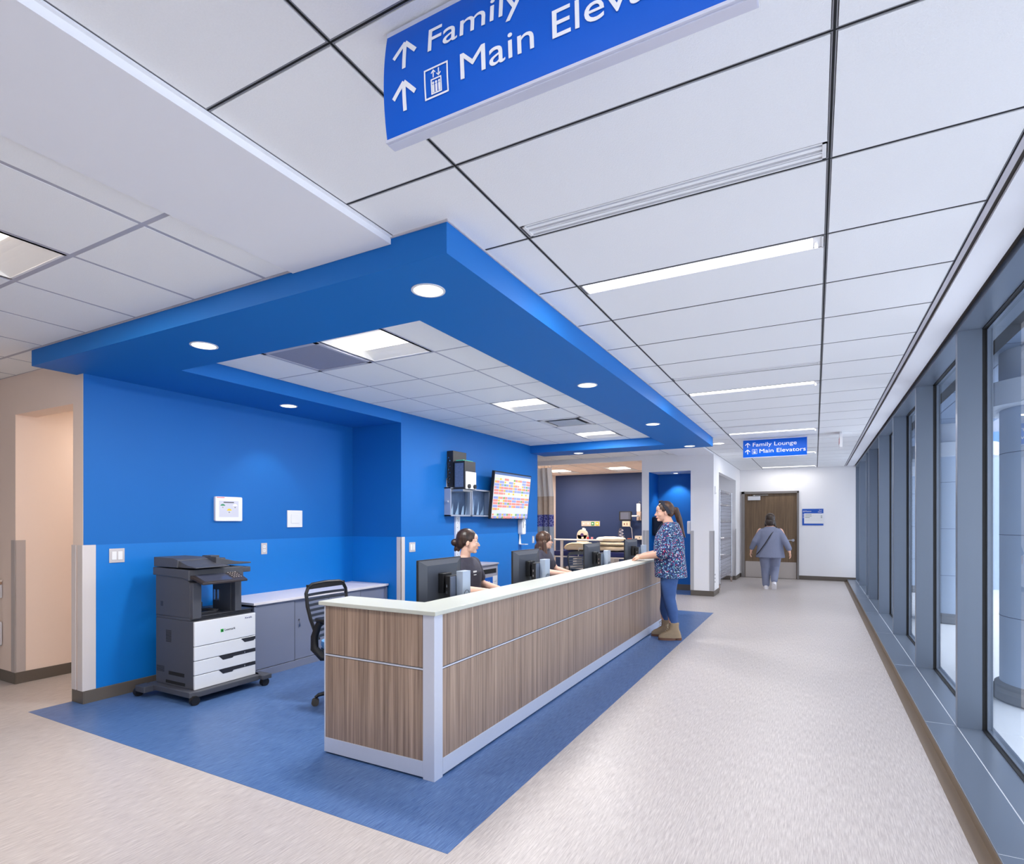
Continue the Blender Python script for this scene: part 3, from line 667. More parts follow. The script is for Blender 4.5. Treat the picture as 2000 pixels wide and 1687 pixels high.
monitor_set(-2.37, 6.44, .0, 'third monitor along the counter, in front of the hospital bed', 'desktop computer behind the third monitor, in front of the bed linen')
monitor_set(-2.40, 8.17, -.05, 'farthest monitor, beside the hands of the standing visitor', 'desktop computer behind the farthest monitor, above the clasped hands')
# papers and keyboard near the second seated woman
t = thing('keyboard', 'white keyboard on the work surface near the seated woman with glasses', 'keyboard', (-2.62, 5.75, .731), .1)
q = MB(); q.box(-.07, -.2, 0, .07, .2, .015); q.build('tray', M_WPLAS, t, bevel=.003)
q = MB()
for i in range(4):
    for k in range(12): q.box(-.06 + i * .031, -.19 + k * .032, .015, -.035 + i * .031, -.164 + k * .032, .02)
q.build('keys', M_WPLAS, t)

# ------------------------------------------------------------------ office chairs
M_CHB = mat('chair_black', (20, 20, 23), .4); M_SEAT = mat('chair_seat_blue', (98, 158, 214), .85, bump=(400, .3))
M_SLAT = mat('chair_slat_grey', (58, 62, 72), .5); M_CAST = mat('caster_brown_grey', (74, 70, 64), .5)
def office_chair(loc, rz, label):
    """local: faces +X"""
    t = thing('office_chair', label, 'chair', loc, rz, 'black slat-back office chairs')
    q = MB(); q.loft([(0, 0, .435, .225, .22), (0, 0, .47, .24, .235), (0, 0, .50, .235, .232), (0, 0, .512, .20, .20)], p=3.5, n=28); q.build('seat', M_SEAT, t, smooth=True)
    q = MB(); q.loft([(0, 0, .39, .17, .17), (0, 0, .415, .235, .23), (0, 0, .44, .24, .235)], p=3.5, n=28); q.build('seat_pan', M_CHB, t, smooth=True)
    bx = lambda z: -.235 - .10 * (z - .50) / .42 - .02 * math.sin((z - .5) / .42 * PI)
    q = MB()
    zs = [.50, .56, .66, .76, .86, .905]; hw = [.175, .19, .205, .215, .215, .19]
    q.tube([(bx(z), -w_, z) for z, w_ in zip(zs, hw)] + [(bx(.925), -.15, .925), (bx(.93), 0, .932), (bx(.925), .15, .925)] + [(bx(z), w_, z) for z, w_ in reversed(list(zip(zs, hw)))], .014, 8)
    q.rings([[(bx(.90) - .01, y, .89), (bx(.90) + .012, y, .89), (bx(.925) + .012, y, .925), (bx(.925) - .01, y, .925)] for y in (-.2, -.1, 0, .1, .2)])
    q.build('back_frame', M_CHB, t, smooth=True)
    q = MB()
    for k in range(9):
        z = .525 + k * .04; w_ = .175 + .04 * min(1, k / 5)
        q.rings([[(bx(z) + c_ - .006, y, z - .010), (bx(z) + c_ + .006, y, z - .010), (bx(z) + c_ + .006, y, z + .010), (bx(z) + c_ - .006, y, z + .010)] for y, c_ in ((-w_, .0), (-w_ * .5, -.018), (0, -.024), (w_ * .5, -.018), (w_, 0))])
    q.build('slat_back', M_SLAT, t, smooth=True)
    for s in (-1, 1):
        q = MB(); q.tube([(-.04, s * .20, .395), (-.10, s * .27, .40), (-.165, s * .285, .46), (-.165, s * .285, .55), (-.13, s * .28, .64), (-.11, s * .275, .665)], [.016, .02, .02, .018, .016, .02], 10, flat=1.6)
        q.build('arm_support', M_CHB, t, smooth=True)
        q = MB(); q.rbox((-.02, s * .272, .682), (.27, .09, .026), .04, 'z'); q.build('armrest', M_CHB, t, bevel=.008)
    q = MB(); q.tube([(-.12, 0, .41), (-.22, 0, .43), (-.25, 0, .52)], [.03, .028, .02], 10, flat=2); q.build('back_bracket', M_CHB, t, smooth=True)
    q = MB(); q.cyl((0, 0, .1), (0, 0, .26), .028); q.cyl((0, 0, .26), (0, 0, .40), .018); q.cyl((.0, .1, .385), (0, .26, .38), .008); q.cyl((0, .24, .38), (0, .29, .38), .016, n=12); q.build('gas_lift', M_CHB, t, smooth=True)
    q = MB(); q.cyl((0, 0, .075), (0, 0, .125), .04)
    for k in range(5):
        a = 2 * PI * k / 5 + .14; d = Vector((math.cos(a), math.sin(a), 0))
        q.tube([d * .02 + Vector((0, 0, .105)), d * .17 + Vector((0, 0, .10)), d * .29 + Vector((0, 0, .08)), d * .315 + Vector((0, 0, .062))], [.024, .02, .015, .012], 8)
    q.build('star_base', M_CHB, t, smooth=True)
    for k in range(5):
        a = 2 * PI * k / 5 + .14; c = Vector((.315 * math.cos(a), .315 * math.sin(a), .028)); p = Vector((-math.sin(a), math.cos(a), 0))
        q = MB(); q.cyl(c + p * .010, c + p * .028, .028, n=20); q.cyl(c - p * .010, c - p * .028, .028, n=20); q.cyl(c - p * .012, c + p * .012, .012, n=12)
        q.build('caster', M_CAST, t, smooth=True)
    return t
ch = office_chair((-3.19, 3.35, -.0), 0.02, 'empty black office chair with light blue seat behind the near end of the desk')
dup(ch, (-2.93, 4.68, 0), 0.03, 'black office chair under the front staff member in dark scrubs')
dup(ch, (-3.0, 6.64, 0), 0.1, 'black office chair under the woman with glasses')
dup(ch, (-3.05, 8.3, 0), -.5, 'empty black office chair by the patient bay, left of the third monitor')

# ------------------------------------------------------------------ credenza
t = thing('storage_cabinet', 'grey metal cabinet with sliding doors under the white top, beside the printer', 'cabinet', (-4.46, 3.38, 0), 0, 'grey metal cabinets along the blue wall')
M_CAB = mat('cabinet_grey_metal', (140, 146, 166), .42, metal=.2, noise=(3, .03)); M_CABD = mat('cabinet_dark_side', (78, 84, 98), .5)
def cabinet(t, wd):
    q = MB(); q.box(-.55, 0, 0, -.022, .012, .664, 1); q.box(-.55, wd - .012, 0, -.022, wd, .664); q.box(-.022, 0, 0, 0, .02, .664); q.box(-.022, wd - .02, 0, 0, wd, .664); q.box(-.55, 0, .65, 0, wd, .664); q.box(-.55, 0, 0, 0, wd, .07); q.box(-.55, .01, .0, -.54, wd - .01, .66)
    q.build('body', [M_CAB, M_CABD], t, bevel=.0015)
    h = wd / 2
    q = MB(); q.box(-.018, .02, .075, -.004, h - .008, .648); a = q.build('door', M_CAB, t, bevel=.002)
    q = MB(); q.box(-.03, h + .004, .075, -.014, wd - .02, .648); q2 = q.build('door', M_CAB, t, bevel=.002)
    q = MB(); q.box(-.018, h - .008, .07, -.006, h - .002, .65); q.build('door_gap', M_DGREY, t)
    q = MB(); q.cyl((-.014, h + .05, .46), (-.006, h + .05, .46), .008, n=12); q.tube([(-.006, h + .05, .458), (-.002, h + .052, .44), (-.004, h + .056, .41)], .003, 6); q.box(-.006, h + .046, .39, -.003, h + .062, .42); q.build('key_lock', M_CHROME, q2)
cabinet(t, .92)
t2 = thing('storage_cabinet', 'grey metal cabinet in the corner against the dark blue jog wall', 'cabinet', (-4.46, 4.305, 0), 0, 'grey metal cabinets along the blue wall')
cabinet(t2, .875)
q = MB(); q.box(-5.027, 3.365, .665, -4.445, 5.187, .688); tag(q.build('cabinet_top', mat('white_laminate_top', (234, 228, 230), .4), bevel=.002), 'white laminate top lying across the grey metal cabinets', 'countertop')

# ------------------------------------------------------------------ multifunction printer
M_PG = mat('printer_grey', (74, 76, 84), .5, noise=(200, .03)); M_PD = mat('printer_dark', (44, 45, 52), .5); M_PW = mat('printer_white', (228, 230, 234), .45)
t = thing('office_printer', 'tall grey and white multifunction printer on a wheeled base against the blue wall', 'printer', (-4.54, 2.985, 0))
q = MB(); q.box(-.26, -.275, .10, .245, .275, .637); q.box(-.26, -.275, .637, .20, .275, .66); q.build('body', M_PG, t, bevel=.006)
def front(n, z0, z1, poly=None):
    q = MB(); q.box(.245, -.275, z0, .262, .270, z1); return q.build(n, M_PW, t, bevel=.003)
front('front_cover', .442, .634)
tr = front('paper_tray', .330, .437); tr2 = front('paper_tray', .216, .325); tr3 = front('paper_tray', .102, .211)
M_GRIP = M_DARK
for o, z, y0, no in ((tr, .432, .13, ''), (tr2, .325, -.07, '1'), (tr3, .211, -.07, '2')):
    q = MB(); q.prism([(y0, z + .001), (.268, z + .001), (.268, z - .024), (y0 + .13, z - .024), (y0 + .12, z - .034), (y0 + .035, z - .034)], 'x', .255, .2632); q.build('grip', M_PD, o)
    if no: text(no, o, (.2636, .16, z - .018), FX, .018, M_PW)
text('Lexmark', t, (.2625, -.02, .525), FX, .028, M_BLACK, .095)
q = MB(); q.box(.262, -.055, .520, .2632, -.030, .545); q.build('logo', mat('logo_green', (30, 170, 60), .5), t)
q = MB(); q.box(.2632, -.047, .524, .2636, -.036, .536); q.build('logo', M_BLACK, t)
text('Xerafit', t, (.2625, .165, .597), FX, .022, mat('sticker_dark', (60, 60, 120), .5), .07, name='sticker')
q = MB()
for k in range(9): q.box(.02 - .135, -.2765, .45 + k * .011, .02 - .065, -.274, .455 + k * .011)
for k in range(5): q.box(-.245, -.2765, .20 + k * .01, -.14, -.274, .204 + k * .01)
q.build('vent', M_DARK, t)
q = MB(); q.box(-.08, -.2765, .185, .13, -.268, .215); q.box(-.12, -.2765, .115, .14, -.268, .14); q.build('side_handle', M_DARK, t, bevel=.002)
q = MB(); q.box(-.26, -.2755, .655, -.02, -.274, .657); q.box(-.19, -.2765, .735, -.16, -.274, .775); q.build('side_latch', M_PD, t)
# left column, rear wall and right column leaving the output bay open
q = MB(); q.prism([(-.26, .66), (.20, .66), (.20, .93), (.13, 1.0), (-.26, 1.0)], 'y', -.275, -.20); q.box(.20, -.272, .655, .235, -.20, .94)
q.build('left_column', M_PG, t, bevel=.004)
q = MB(); q.box(-.06, .09, .66, .18, .16, 1.0); q.box(.18, .095, .67, .235, .155, .95); q.build('right_column', M_PG, t, bevel=.004)
q = MB(); q.box(-.26, -.2, .66, -.2, .09, .72); q.box(-.24, -.20, .66, .22, .275, .672); q.tube([(0, -.15, .68), (.1, -.05, .70), (.15, .0, .685)], .012); q.box(-.02, -.16, .672, .16, -.02, .69); q.build('output_tray', M_PD, t, bevel=.003)
q = MB(); q.box(-.04, .086, .74, -.015, .0905, .84); q.box(.01, .086, .74, .03, .0905, .84); q.cyl((.12, .086, .93), (.12, .0905, .93), .01); q.cyl((.04, .086, .93), (.04, .0905, .93), .01); q.build('connector', M_CHROME, t)
# scanner and document feeder
q = MB(); q.prism([(-.285, .985), (.10, .975), (.20, .955), (.20, 1.04), (-.285, 1.05)], 'y', -.285, .20); q.box(-.24, .20, .985, .16, .30, 1.03)
q.build('scanner', M_PG, t, bevel=.006)
q = MB(); q.prism([(-.275, 1.055), (-.05, 1.055), (.05, 1.055), (.05, 1.115), (-.02, 1.13), (-.275, 1.132)], 'y', -.283, -.02); q.prism([(-.02, 1.055), (.27, 1.055), (.27, 1.062), (.16, 1.075), (-.02, 1.13)], 'y', -.27, .02)
q.build('feeder_lid', M_PG, t, bevel=.006)
q = MB(); q.prism([(-.02, 1.13), (.20, 1.075), (.31, 1.07), (.31, 1.058), (-.02, 1.058)], 'x', -.25, .15); q.box(-.10, .02, 1.10, .02, .10, 1.135); q.box(-.12, .10, 1.085, .0, .17, 1.11)
q.build('feeder_tray', M_PG, t, bevel=.004)
q = MB(); q.rings([[(.19, -.27, .925), (.19, .13, .925), (.19, .13, .94), (.19, -.27, .94)][::1], [(.30, -.255, .90), (.30, .115, .90), (.30, .115, .915), (.30, -.255, .915)]])
q.v = []; q.f = []; q.m = []
q.rings([[(.17, -.275, .985), (.17, .15, .985), (.165, .15, 1.01), (.165, -.275, 1.01)], [(.335, -.255, .925), (.335, .14, .925), (.335, .14, .943), (.335, -.255, .943)]])
cp = q.build('control_panel', mat('panel_brown_black', (52, 46, 48), .35), t, bevel=.004)
q = MB(); q.rings([[(.195, -.235, 1.0005), (.195, .02, 1.0005), (.195, .02, .999), (.195, -.235, .999)], [(.315, -.225, .9525), (.315, .015, .9525), (.315, .015, .951), (.315, -.225, .951)]]); q.build('touchscreen', mat('panel_screen', (70, 74, 92), .1), cp)
q = MB()
for i in range(4):
    for k in range(4): q.cyl((.21 + i * .026, .045 + k * .022, .9955 - i * .0105), (.212 + i * .026, .045 + k * .022, .999 - i * .0105), .006, n=8)
q.build('keypad', mat('key_grey', (150, 140, 136), .5), cp)
# wheeled base
q = MB(); q.prism([(-.30, -.33), (.28, -.33), (.31, -.26), (.31, .27), (.26, .31), (-.30, .31)], 'z', .055, .10); q.box(-.33, -.40, .045, -.20, -.31, .095); q.box(.2, .27, .06, .36, .36, .1)
q.build('base', M_PG, t, bevel=.006)
for x, y in ((.30, -.30), (-.335, -.37), (.325, .31), (-.30, .28)):
    q = MB(); q.cyl((x - .02, y, .034), (x + .02, y, .034), .034, n=20); q.cyl((x - .008, y, .034), (x + .008, y, .034), .036, n=20); q.box(x - .012, y - .012, .04, x + .012, y + .012, .07); q.build('caster', M_BLACK, t, smooth=True)

# ------------------------------------------------------------------ things on the blue walls
def plate(name, lbl, cat, y, z, w, h, x=-5.03, kind='switch', n=1, grp=None):
    t = thing(name, lbl, cat, (x, y, z), 0, grp)
    q = MB(); q.box(0, -w / 2, -h / 2, .006, w / 2, h / 2); q.build('cover_plate', mat('plate_steel', (206, 200, 200), .4, metal=.2), t, bevel=.0015)
    for k in range(n):
        cy = (k - (n - 1) / 2) * .046
        if kind == 'switch':
            q = MB(); q.box(.006, cy - .017, -.034, .011, cy + .017, .034); q.build('rocker', M_WPLAS, t, bevel=.0015)
        else:
            q = MB(); q.rbox((.0065, cy, .02), (.005, .034, .028), .01, 'x'); q.rbox((.0065, cy, -.02), (.005, .034, .028), .01, 'x'); q.build('socket', M_WPLAS, t)
            q = MB()
            for dz in (.02, -.02): q.box(.0088, cy - .008, dz - .004, .0094, cy - .006, dz + .006); q.box(.0088, cy + .006, dz - .004, .0094, cy + .008, dz + .006)
            q.build('slot', M_DARK, t)
    return t
plate('light_switch', 'double white rocker switch on the blue wall left of the printer', 'switch', 2.528, 1.147, .115, .115, x=-5.0275, n=2)
plate('wall_outlet', 'white power outlet on the blue wall above and right of the printer', 'outlet', 3.925, 1.143, .07, .115, x=-5.0275, kind='outlet')
plate('light_switch', 'steel double switch on the blue wall beside the white corner guard', 'switch', 5.40, 1.115, .115, .115, x=-4.2675, n=2)
plate('wall_outlet', 'white outlet left of the wall mounted computers', 'outlet', 6.155, 1.93, .075, .12, x=-4.27, kind='outlet')
plate('light_switch', 'small switch plate behind the hair of the woman with glasses', 'switch', 8.70, 1.11, .075, .12, x=-4.2675, n=1)
t = thing('wall_touch_panel', 'white framed touch panel with three gauge circles on the blue wall', 'screen', (-5.03, 3.515, 1.545))
q = MB(); q.rbox((.014, 0, 0), (.028, .285, .235), .012, 'x'); q.build('housing', M_WPLAS, t, bevel=.003)
q = MB(); q.box(.028, -.105, -.078, .0286, .10, .078); sc = q.build('screen', mat('panel_screen_grey', (186, 186, 198), .3, emit=((186, 186, 198), .3)), t)
q = MB(); q.box(.0286, -.06, .058, .0289, .05, .068); q.build('title_bar', mat('text_grey', (80, 80, 90), .5), sc)
q = MB(); q.box(.0282, -.13, .106, .0292, -.05, .112); q.build('red_mark', mat('red_mark', (226, 70, 90), .5), t)
for (cy, cz, c_, num) in ((-.068, .02, (60, 150, 110), '72'), (.0, -.025, (240, 210, 40), '56'), (.062, .022, (244, 244, 244), '28')):
    q = MB(); q.cyl((.0286, cy, cz), (.0289, cy, cz), .028, n=24); q.build('gauge', mat('gauge_pale', (214, 214, 224), .5), sc)
    q = MB(); q.prism([(cy + .028 * math.cos(a), cz + .028 * math.sin(a)) for a in [math.radians(20 + 14 * k) for k in range(11)]], 'x', .0289, .0292); q.build('gauge_cap', mat('cap_%d' % c_[0], c_, .5), sc)
    text(num, sc, (.0293, cy - .009, cz - .012), FX, .016, M_BLACK)
t = thing('wall_sensor', 'square white wall sensor with a raised inner square', 'sensor', (-5.03, 4.315, 1.452))
q = MB(); q.box(0, -.10, -.092, .012, .10, .092); q.build('frame', M_WPLAS, t, bevel=.003)
q = MB(); q.box(.012, -.055, -.05, .018, .055, .05); q.build('inner_plate', M_WPLAS, t, bevel=.003)

# rail with two computers
t = thing('wall_track', 'white vertical wall track rising behind the front staff member', 'bracket', (-4.27, 6.35, 0))
q = MB(); q.box(0, -.05, .75, .02, .05, 1.50); q.box(.02, -.05, .75, .03, -.03, 1.5); q.box(.02, .03, .75, .03, .05, 1.5); q.build('channel', mat('track_white', (222, 224, 232), .4, metal=.2), t, bevel=.002)
q = MB()
for k in range(12): q.cyl((.02, .0, .8 + k * .06), (.0215, 0, .8 + k * .06), .005, n=8)
q.build('hole', M_DARK, t)
t = thing('wall_computer', 'black computer on the wall track with cables at its side, behind the white fronted one', 'computer', (-4.27, 6.29, 2.10))
q = MB(); q.box(0, -.16, -.22, .10, .16, .25); q.build('case', mat('case_black', (34, 34, 38), .45), t, bevel=.004)
q = MB()
for k in range(9): q.cyl((.03 + (k % 2) * .02, -.1605, -.16 + k * .04), (.03 + (k % 2) * .02, -.163, -.16 + k * .04), .008, n=8)
q.build('port', M_CHROME, t)
q = MB()
for k in range(5): q.tube([(.05, -.165, .16 - k * .06), (.06, -.21 - .01 * k, .08 - k * .05), (.04, -.19, -.05 - k * .03), (.05, -.165, -.18)], .004, 6)
q.build('cable', M_BLACK, t, smooth=True)
t = thing('wall_computer', 'computer with a white front panel and two black knobs on the wall track', 'computer', (-4.15, 6.215, 2.01))
q = MB(); q.box(0, -.10, -.17, .17, .165, .20); q.build('case', mat('case_black', (34, 34, 38), .45), t, bevel=.004)
q = MB(); q.box(.02, -.102, -.14, .15, -.10, .17); q.build('side_grille', mat('side_steel', (126, 134, 150), .3, metal=.6, noise=(60, .35)), t)
q = MB(); q.box(.17, -.085, -.165, .185, .155, .06); q.build('front_panel', M_WPLAS, t, bevel=.002)
q = MB()
for y in (-.03, .11): q.cyl((.185, y, -.13), (.205, y, -.13), .028, n=20)
q.build('knob', M_BLACK, t, smooth=True)
q = MB(); q.box(.03, -.09, .20, .14, .15, .212); q.build('green_clip', mat('green_clip', (70, 190, 150), .5), t)
q = MB(); q.box(-.1, -.12, -.20, .16, .10, -.17); q.build('bracket', M_STEEL, t, bevel=.003)
t = thing('film_viewer_box', 'double clear fronted grey document holder hanging below the wall computers', 'holder', (-4.27, 6.61, 1.68))
q = MB()
for y0, y1 in ((-.54, -.04), (-.02, .48)):
    for b_ in ((0, y0, -.19, .10, y0 + .02, .19), (0, y1 - .02, -.19, .10, y1, .19), (0, y0, .17, .10, y1, .19), (0, y0, -.19, .10, y1, -.17)): q.box(*b_)
q.box(.04, -.56, -.01, .07, -.52, .015)
q.build('frame', mat('viewer_frame', (172, 178, 192), .35, metal=.4), t, bevel=.002)
q = MB(); q.box(0, -.5, -.17, .01, .48, .17); q.build('backing', mat('viewer_backing', (92, 112, 142), .5, noise=(9, .5)), t)
q = MB()
rr = random.Random(4)
for k in range(7): y = -.48 + k * .13; q.add([(.03 + .01 * (k % 3), y, -.165), (.03, y + .10, -.165), (.05, y + .07, rr.uniform(-.05, .1)), (.05, y + .04, rr.uniform(-.1, 0))], [(0, 1, 2, 3)])
q.build('paper', mat('viewer_paper', (206, 222, 234), .6), t)
q = MB(); q.box(.085, -.5, -.17, .09, -.04, .17); q.box(.085, .02, -.17, .09, .48, .17); q.build('clear_front', glass_mat('clear_plastic', (.85, .9, .95), .06), t)

# status board television: grid of coloured cells
t = thing('status_board_screen', 'large tilted wall screen with a grid of coloured room cells', 'screen', (-4.12, 7.625, 1.81), 0)
t.rotation_euler = (0, math.radians(6), 0)
q = MB(); q.rbox((0, 0, 0), (.045, 1.19, .70), .006, 'x'); q.build('bezel', M_BLACK, t, bevel=.003)
q = MB(); q.box(-.09, -.2, -.15, -.02, .2, .15); q.build('wall_mount', M_BLACK, t)
q = MB(); q.box(.0225, -.578, -.333, .0232, .578, .333); sc = q.build('display', mat('board_white', (206, 208, 214), .5, emit=((232, 234, 240), .12)), t)
q = MB(); q.box(.0232, -.578, .30, .0236, .578, .333); q.build('title_bar', mat('board_bar', (80, 108, 156), .5, emit=((80, 108, 156), .12)), sc)
cc = [mat('board_%d' % i, c, .5, emit=(c, .10)) for i, c in enumerate([(226, 140, 128), (146, 154, 208), (214, 232, 186), (220, 184, 70), (110, 170, 96)])]
rr = random.Random(11); q = MB(); rows = [.255, .213, .171, .129, .087, .045, -.02, -.062, -.104, -.146, -.188, -.27, -.31]
for z in rows:
    for k in range(8):
        if z in (-.188,) and k > 1: continue
        y0 = -.565 + k * .143; ch_ = rr.choice([0, 0, 0, 1, 1, 1, 1, 2]) if z not in (.045,) else (0 if k < 2 else 2)
        q.box(.0232, y0, z - .033, .0237, y0 + .133, z, ch_)
        if rr.random() < .5 or z < -.25: q.box(.0237, y0, z - .03, .0240, y0 + .05, z - .003, rr.choice([3, 3, 4, 0]))
q.build('cells', cc, sc)

def dispenser(loc, rz, lbl, drip=True, cat='dispenser'):
    t = thing('sanitizer_dispenser', lbl, cat, loc, rz, 'hand sanitizer dispensers')
    q = MB(); q.rbox((.045, 0, .0), (.09, .125, .25), .03, 'x'); q.build('housing', M_WPLAS, t, bevel=.012)
    q = MB(); q.box(.0905, -.045, -.02, .092, -.03, .08); q.build('window', M_DGREY, t); q = MB(); q.cyl((.09, .03, .03), (.092, .03, .03), .008); q.build('indicator', mat('indicator_green', (90, 140, 90), .5), t)
    if drip:
        q = MB(); q.rings([[(.01, -.03, -.125), (.02, -.03, -.125), (.02, .0, -.125), (.01, 0, -.125)], [(.01, -.045, -.27), (.02, -.045, -.27), (.02, .02, -.27), (.01, .02, -.27)], [(.01, -.05, -.29), (.03, -.05, -.285), (.03, .03, -.285), (.01, .03, -.29)]])
        q.rbox((.075, .0, -.287), (.13, .11, .01), .02, 'z'); q.build('drip_tray', M_WPLAS, t, bevel=.003)
    return t
dispenser((-4.27, 8.2, 1.335), 0, 'white hand sanitizer dispenser below the lower corner of the status board')
dispenser((-5.185, 2.52, 1.33), PI, 'white dispenser in the side hallway, half hidden by the wall end', False)
dispenser((-2.105, 11.33, 1.30), PI, 'white dispenser at the right edge of the blue niche', False)
# paper towel dispenser in the niche
t = thing('towel_dispenser', 'dark glossy paper towel dispenser in the blue niche behind the visitor', 'dispenser', (-2.913, 11.58, 1.32))
q = MB(); q.rbox((.12, 0, 0), (.24, .34, .40), .06, 'x'); q.build('housing', mat('smoked_black', (20, 24, 34), .12), t, bevel=.02)
q = MB(); q.tube([(.245, -.12, .15), (.25, -.14, .0), (.245, -.12, -.15), (.245, .12, -.15), (.25, .14, 0), (.245, .12, .15), (.245, -.12, .15)], .008, 8); q.build('rim', mat('olive_rim', (150, 146, 110), .3), t, smooth=True)

# shredding bin
t = thing('shredding_bin', 'grey locked paper bin with a slot and a blue label behind the front staff member', 'bin', (-4.03, 6.42, 0))
M_BIN = mat('bin_grey', (168, 166, 178), .5)
q = MB(); q.box(-.24, -.26, 0, .22, .26, .84); q.box(-.25, -.27, .84, .235, .27, .865); q.build('body', M_BIN, t, bevel=.006)
q = MB(); q.box(.22, -.20, .73, .222, .21, .79); q.build('slot', M_DARK, t)
q = MB(); q.box(.22, -.23, .55, .2215, .12, .68); lb = q.build('label', mat('label_blue', (20, 98, 196), .5), t)
text('Shred-it', lb, (.2225, -.14, .60), FX, .06, M_WPLAS, .18)
q = MB(); q.box(.22, .12, .56, .2215, .24, .69); q.build('label', M_WPLAS, t)
text('. ..:', t, (.2225, .14, .61), FX, .05, M_DARK, .07)

# directory sign and card reader on the white walls
t = thing('directory_sign', 'blue and white floor directory plate right of the brown door', 'sign', (-.05, 15.435, 1.52))
q = MB(); q.box(-.225, -.012, -.20, .225, 0, .20); q.build('plate', mat('directory_blue', (20, 84, 184), .4), t, bevel=.002)
q = MB(); q.box(-.185, -.014, -.155, .225, -.012, .09); q.build('insert', M_WPLAS, t)
text('Mission', t, (-.165, -.0145, .125), FY, .05, M_WPLAS, .13); text('2nd', t, (.13, -.0145, .15), FY, .04, M_WPLAS); text('Floor', t, (.11, -.0145, .11), FY, .04, M_WPLAS)
q = MB(); q.lathe([(.018, 0), (.018, -.001), (.012, -.001), (.012, 0)], (-.19, -.0120, .14), 16, axis='y', cap=False); q.build('logo', M_WPLAS, t)
q = MB()
for k, w_ in ((0, .14), (1, .14), (2, .10)): q.box(-.165, -.0148, .055 - k * .035, -.165 + w_, -.014, .068 - k * .035)
for k in range(4): q.box(-.165, -.0148, .043 - k * .038, .20, -.014, .045 - k * .038)
for k in (1, 2): q.box(.17, -.0148, .05 - k * .035, .20, -.014, .07 - k * .035)
q.build('listing', mat('listing_grey', (150, 156, 150), .6), t)
q = MB()
for k in range(3): q.box(-.212, -.0128, .06 - k * .04, -.195, -.012, .075 - k * .04)
q.build('floor_index', M_WPLAS, t)
t = thing('card_reader', 'small pale card reader high on the white pillar edge', 'card reader', (-1.69, 11.33, 2.03))
q = MB(); q.box(0, -.03, -.09, .02, .03, .06); q.build('body', M_WPLAS, t, bevel=.003); q = MB(); q.cyl((.02, 0, -.07), (.022, 0, -.07), .01); q.build('lens', M_DARK, t)
q = MB()
for z in (.40, .33, .26): q.cyl((-1.69, 11.36, z), (-1.685, 11.36, z), .014, n=10)
tag(q.build('wall_stud', mat('stud_dark', (60, 60, 64), .5)), 'three small dark studs low on the white pillar edge', 'wall fitting')

# hand rail and low wall box at the left edge
t = thing('crash_rail', 'beige crash rail cropped by the left edge of the picture', 'rail', (-6.7, 2.285, 0))
q = MB(); q.prism([(0, .86), (-.03, .855), (-.06, .84), (-.068, .80), (-.06, .76), (-.03, .745), (0, .74)], 'x', -1.5, .29); q.build('bumper', mat('rail_grey', (206, 202, 206), .35), t, smooth=True, bevel=.004)
q = MB(); q.prism([(0, .905), (-.05, .905), (-.065, .893), (-.05, .885), (0, .885)], 'x', -1.5, .29); q.build('grip', mat('rail_top', (216, 200, 186), .4), t, smooth=True)
q = MB(); q.box(-1.5, -.03, .86, .28, 0, .885); q.build('spacer', mat('rail_spacer', (176, 140, 118), .5), t)
t = thing('wall_bumper', 'beige low wall bumper panel cropped by the left edge near the floor', 'rail', (-6.7, 2.285, 0))
q = MB(); q.rbox((-.6, -.02, .42), (1.77, .04, .22), .03, 'y'); q.build('panel', mat('bumper_tan', (206, 176, 148), .5), t, bevel=.01)
q = MB(); q.rbox((.27, -.022, .42), (.045, .044, .22), .02, 'y'); q.build('end_cap', mat('rail_grey', (206, 202, 206), .35), t, bevel=.008)
# ------------------------------------------------------------------ patient bay
def glyph_floor(): pass
# privacy curtain: pleated sheet in bands
t = thing('privacy_curtain', 'pleated privacy curtain with white mesh top and blue patterned band in the patient bay', 'curtain', (-5.62, 11.55, 0))
def pleat(name, z0, z1, m, w0=1.0, w1=1.0):
    n = 60; rs = []
    for z, w_ in ((z0, w0), ((z0 + z1) / 2, (w0 + w1) / 2), (z1, w1)):
        r = []
        for i in range(n + 1):
            u = i / n; x = -.55 + 1.02 * u * w_; r.append((x, .032 * math.sin(u * 46) + .02 * math.sin(u * 17 + z), z))
        for i in range(n, -1, -1):
            u = i / n; x = -.55 + 1.02 * u * w_; r.append((x, .032 * math.sin(u * 46) + .02 * math.sin(u * 17 + z) + .004, z))
        rs.append(r)
    q = MB(); q.rings(rs); return q.build(name, m, t, smooth=True, ang=70)
pleat('mesh_top', 1.98, 2.62, mat('curtain_white', (250, 246, 242), .9, noise=(30, .03)), .985, .93)
pleat('beige_band', 1.57, 1.98, mat('curtain_beige', (222, 204, 186), .9, noise=(14, .12)), .99, .985)
M_PAT = bpy.data.materials.new('curtain_blue_pattern'); M_PAT.use_nodes = True
nt = M_PAT.node_tree; vb = nt.nodes.new('ShaderNodeTexVoronoi'); vb.feature = 'DISTANCE_TO_EDGE'; vb.inputs['Scale'].default_value = 16
tcn = nt.nodes.new('ShaderNodeTexCoord'); nt.links.new(tcn.outputs['Object'], vb.inputs['Vector'])
cr = nt.nodes.new('ShaderNodeValToRGB'); cr.color_ramp.elements[0].position = .06; cr.color_ramp.elements[0].color = (*lin((150, 160, 220)), 1); cr.color_ramp.elements[1].position = .1; cr.color_ramp.elements[1].color = (*lin((62, 66, 160)), 1)
nt.links.new(vb.outputs['Distance'], cr.inputs[0]); nt.links.new(cr.outputs[0], nt.nodes['Principled BSDF'].inputs['Base Color'])
pleat('patterned_band', 1.30, 1.57, M_PAT, .995, .99)
pleat('pale_band', .82, 1.30, mat('curtain_pale', (170, 186, 206), .9, noise=(20, .2)), 1.0, .995)
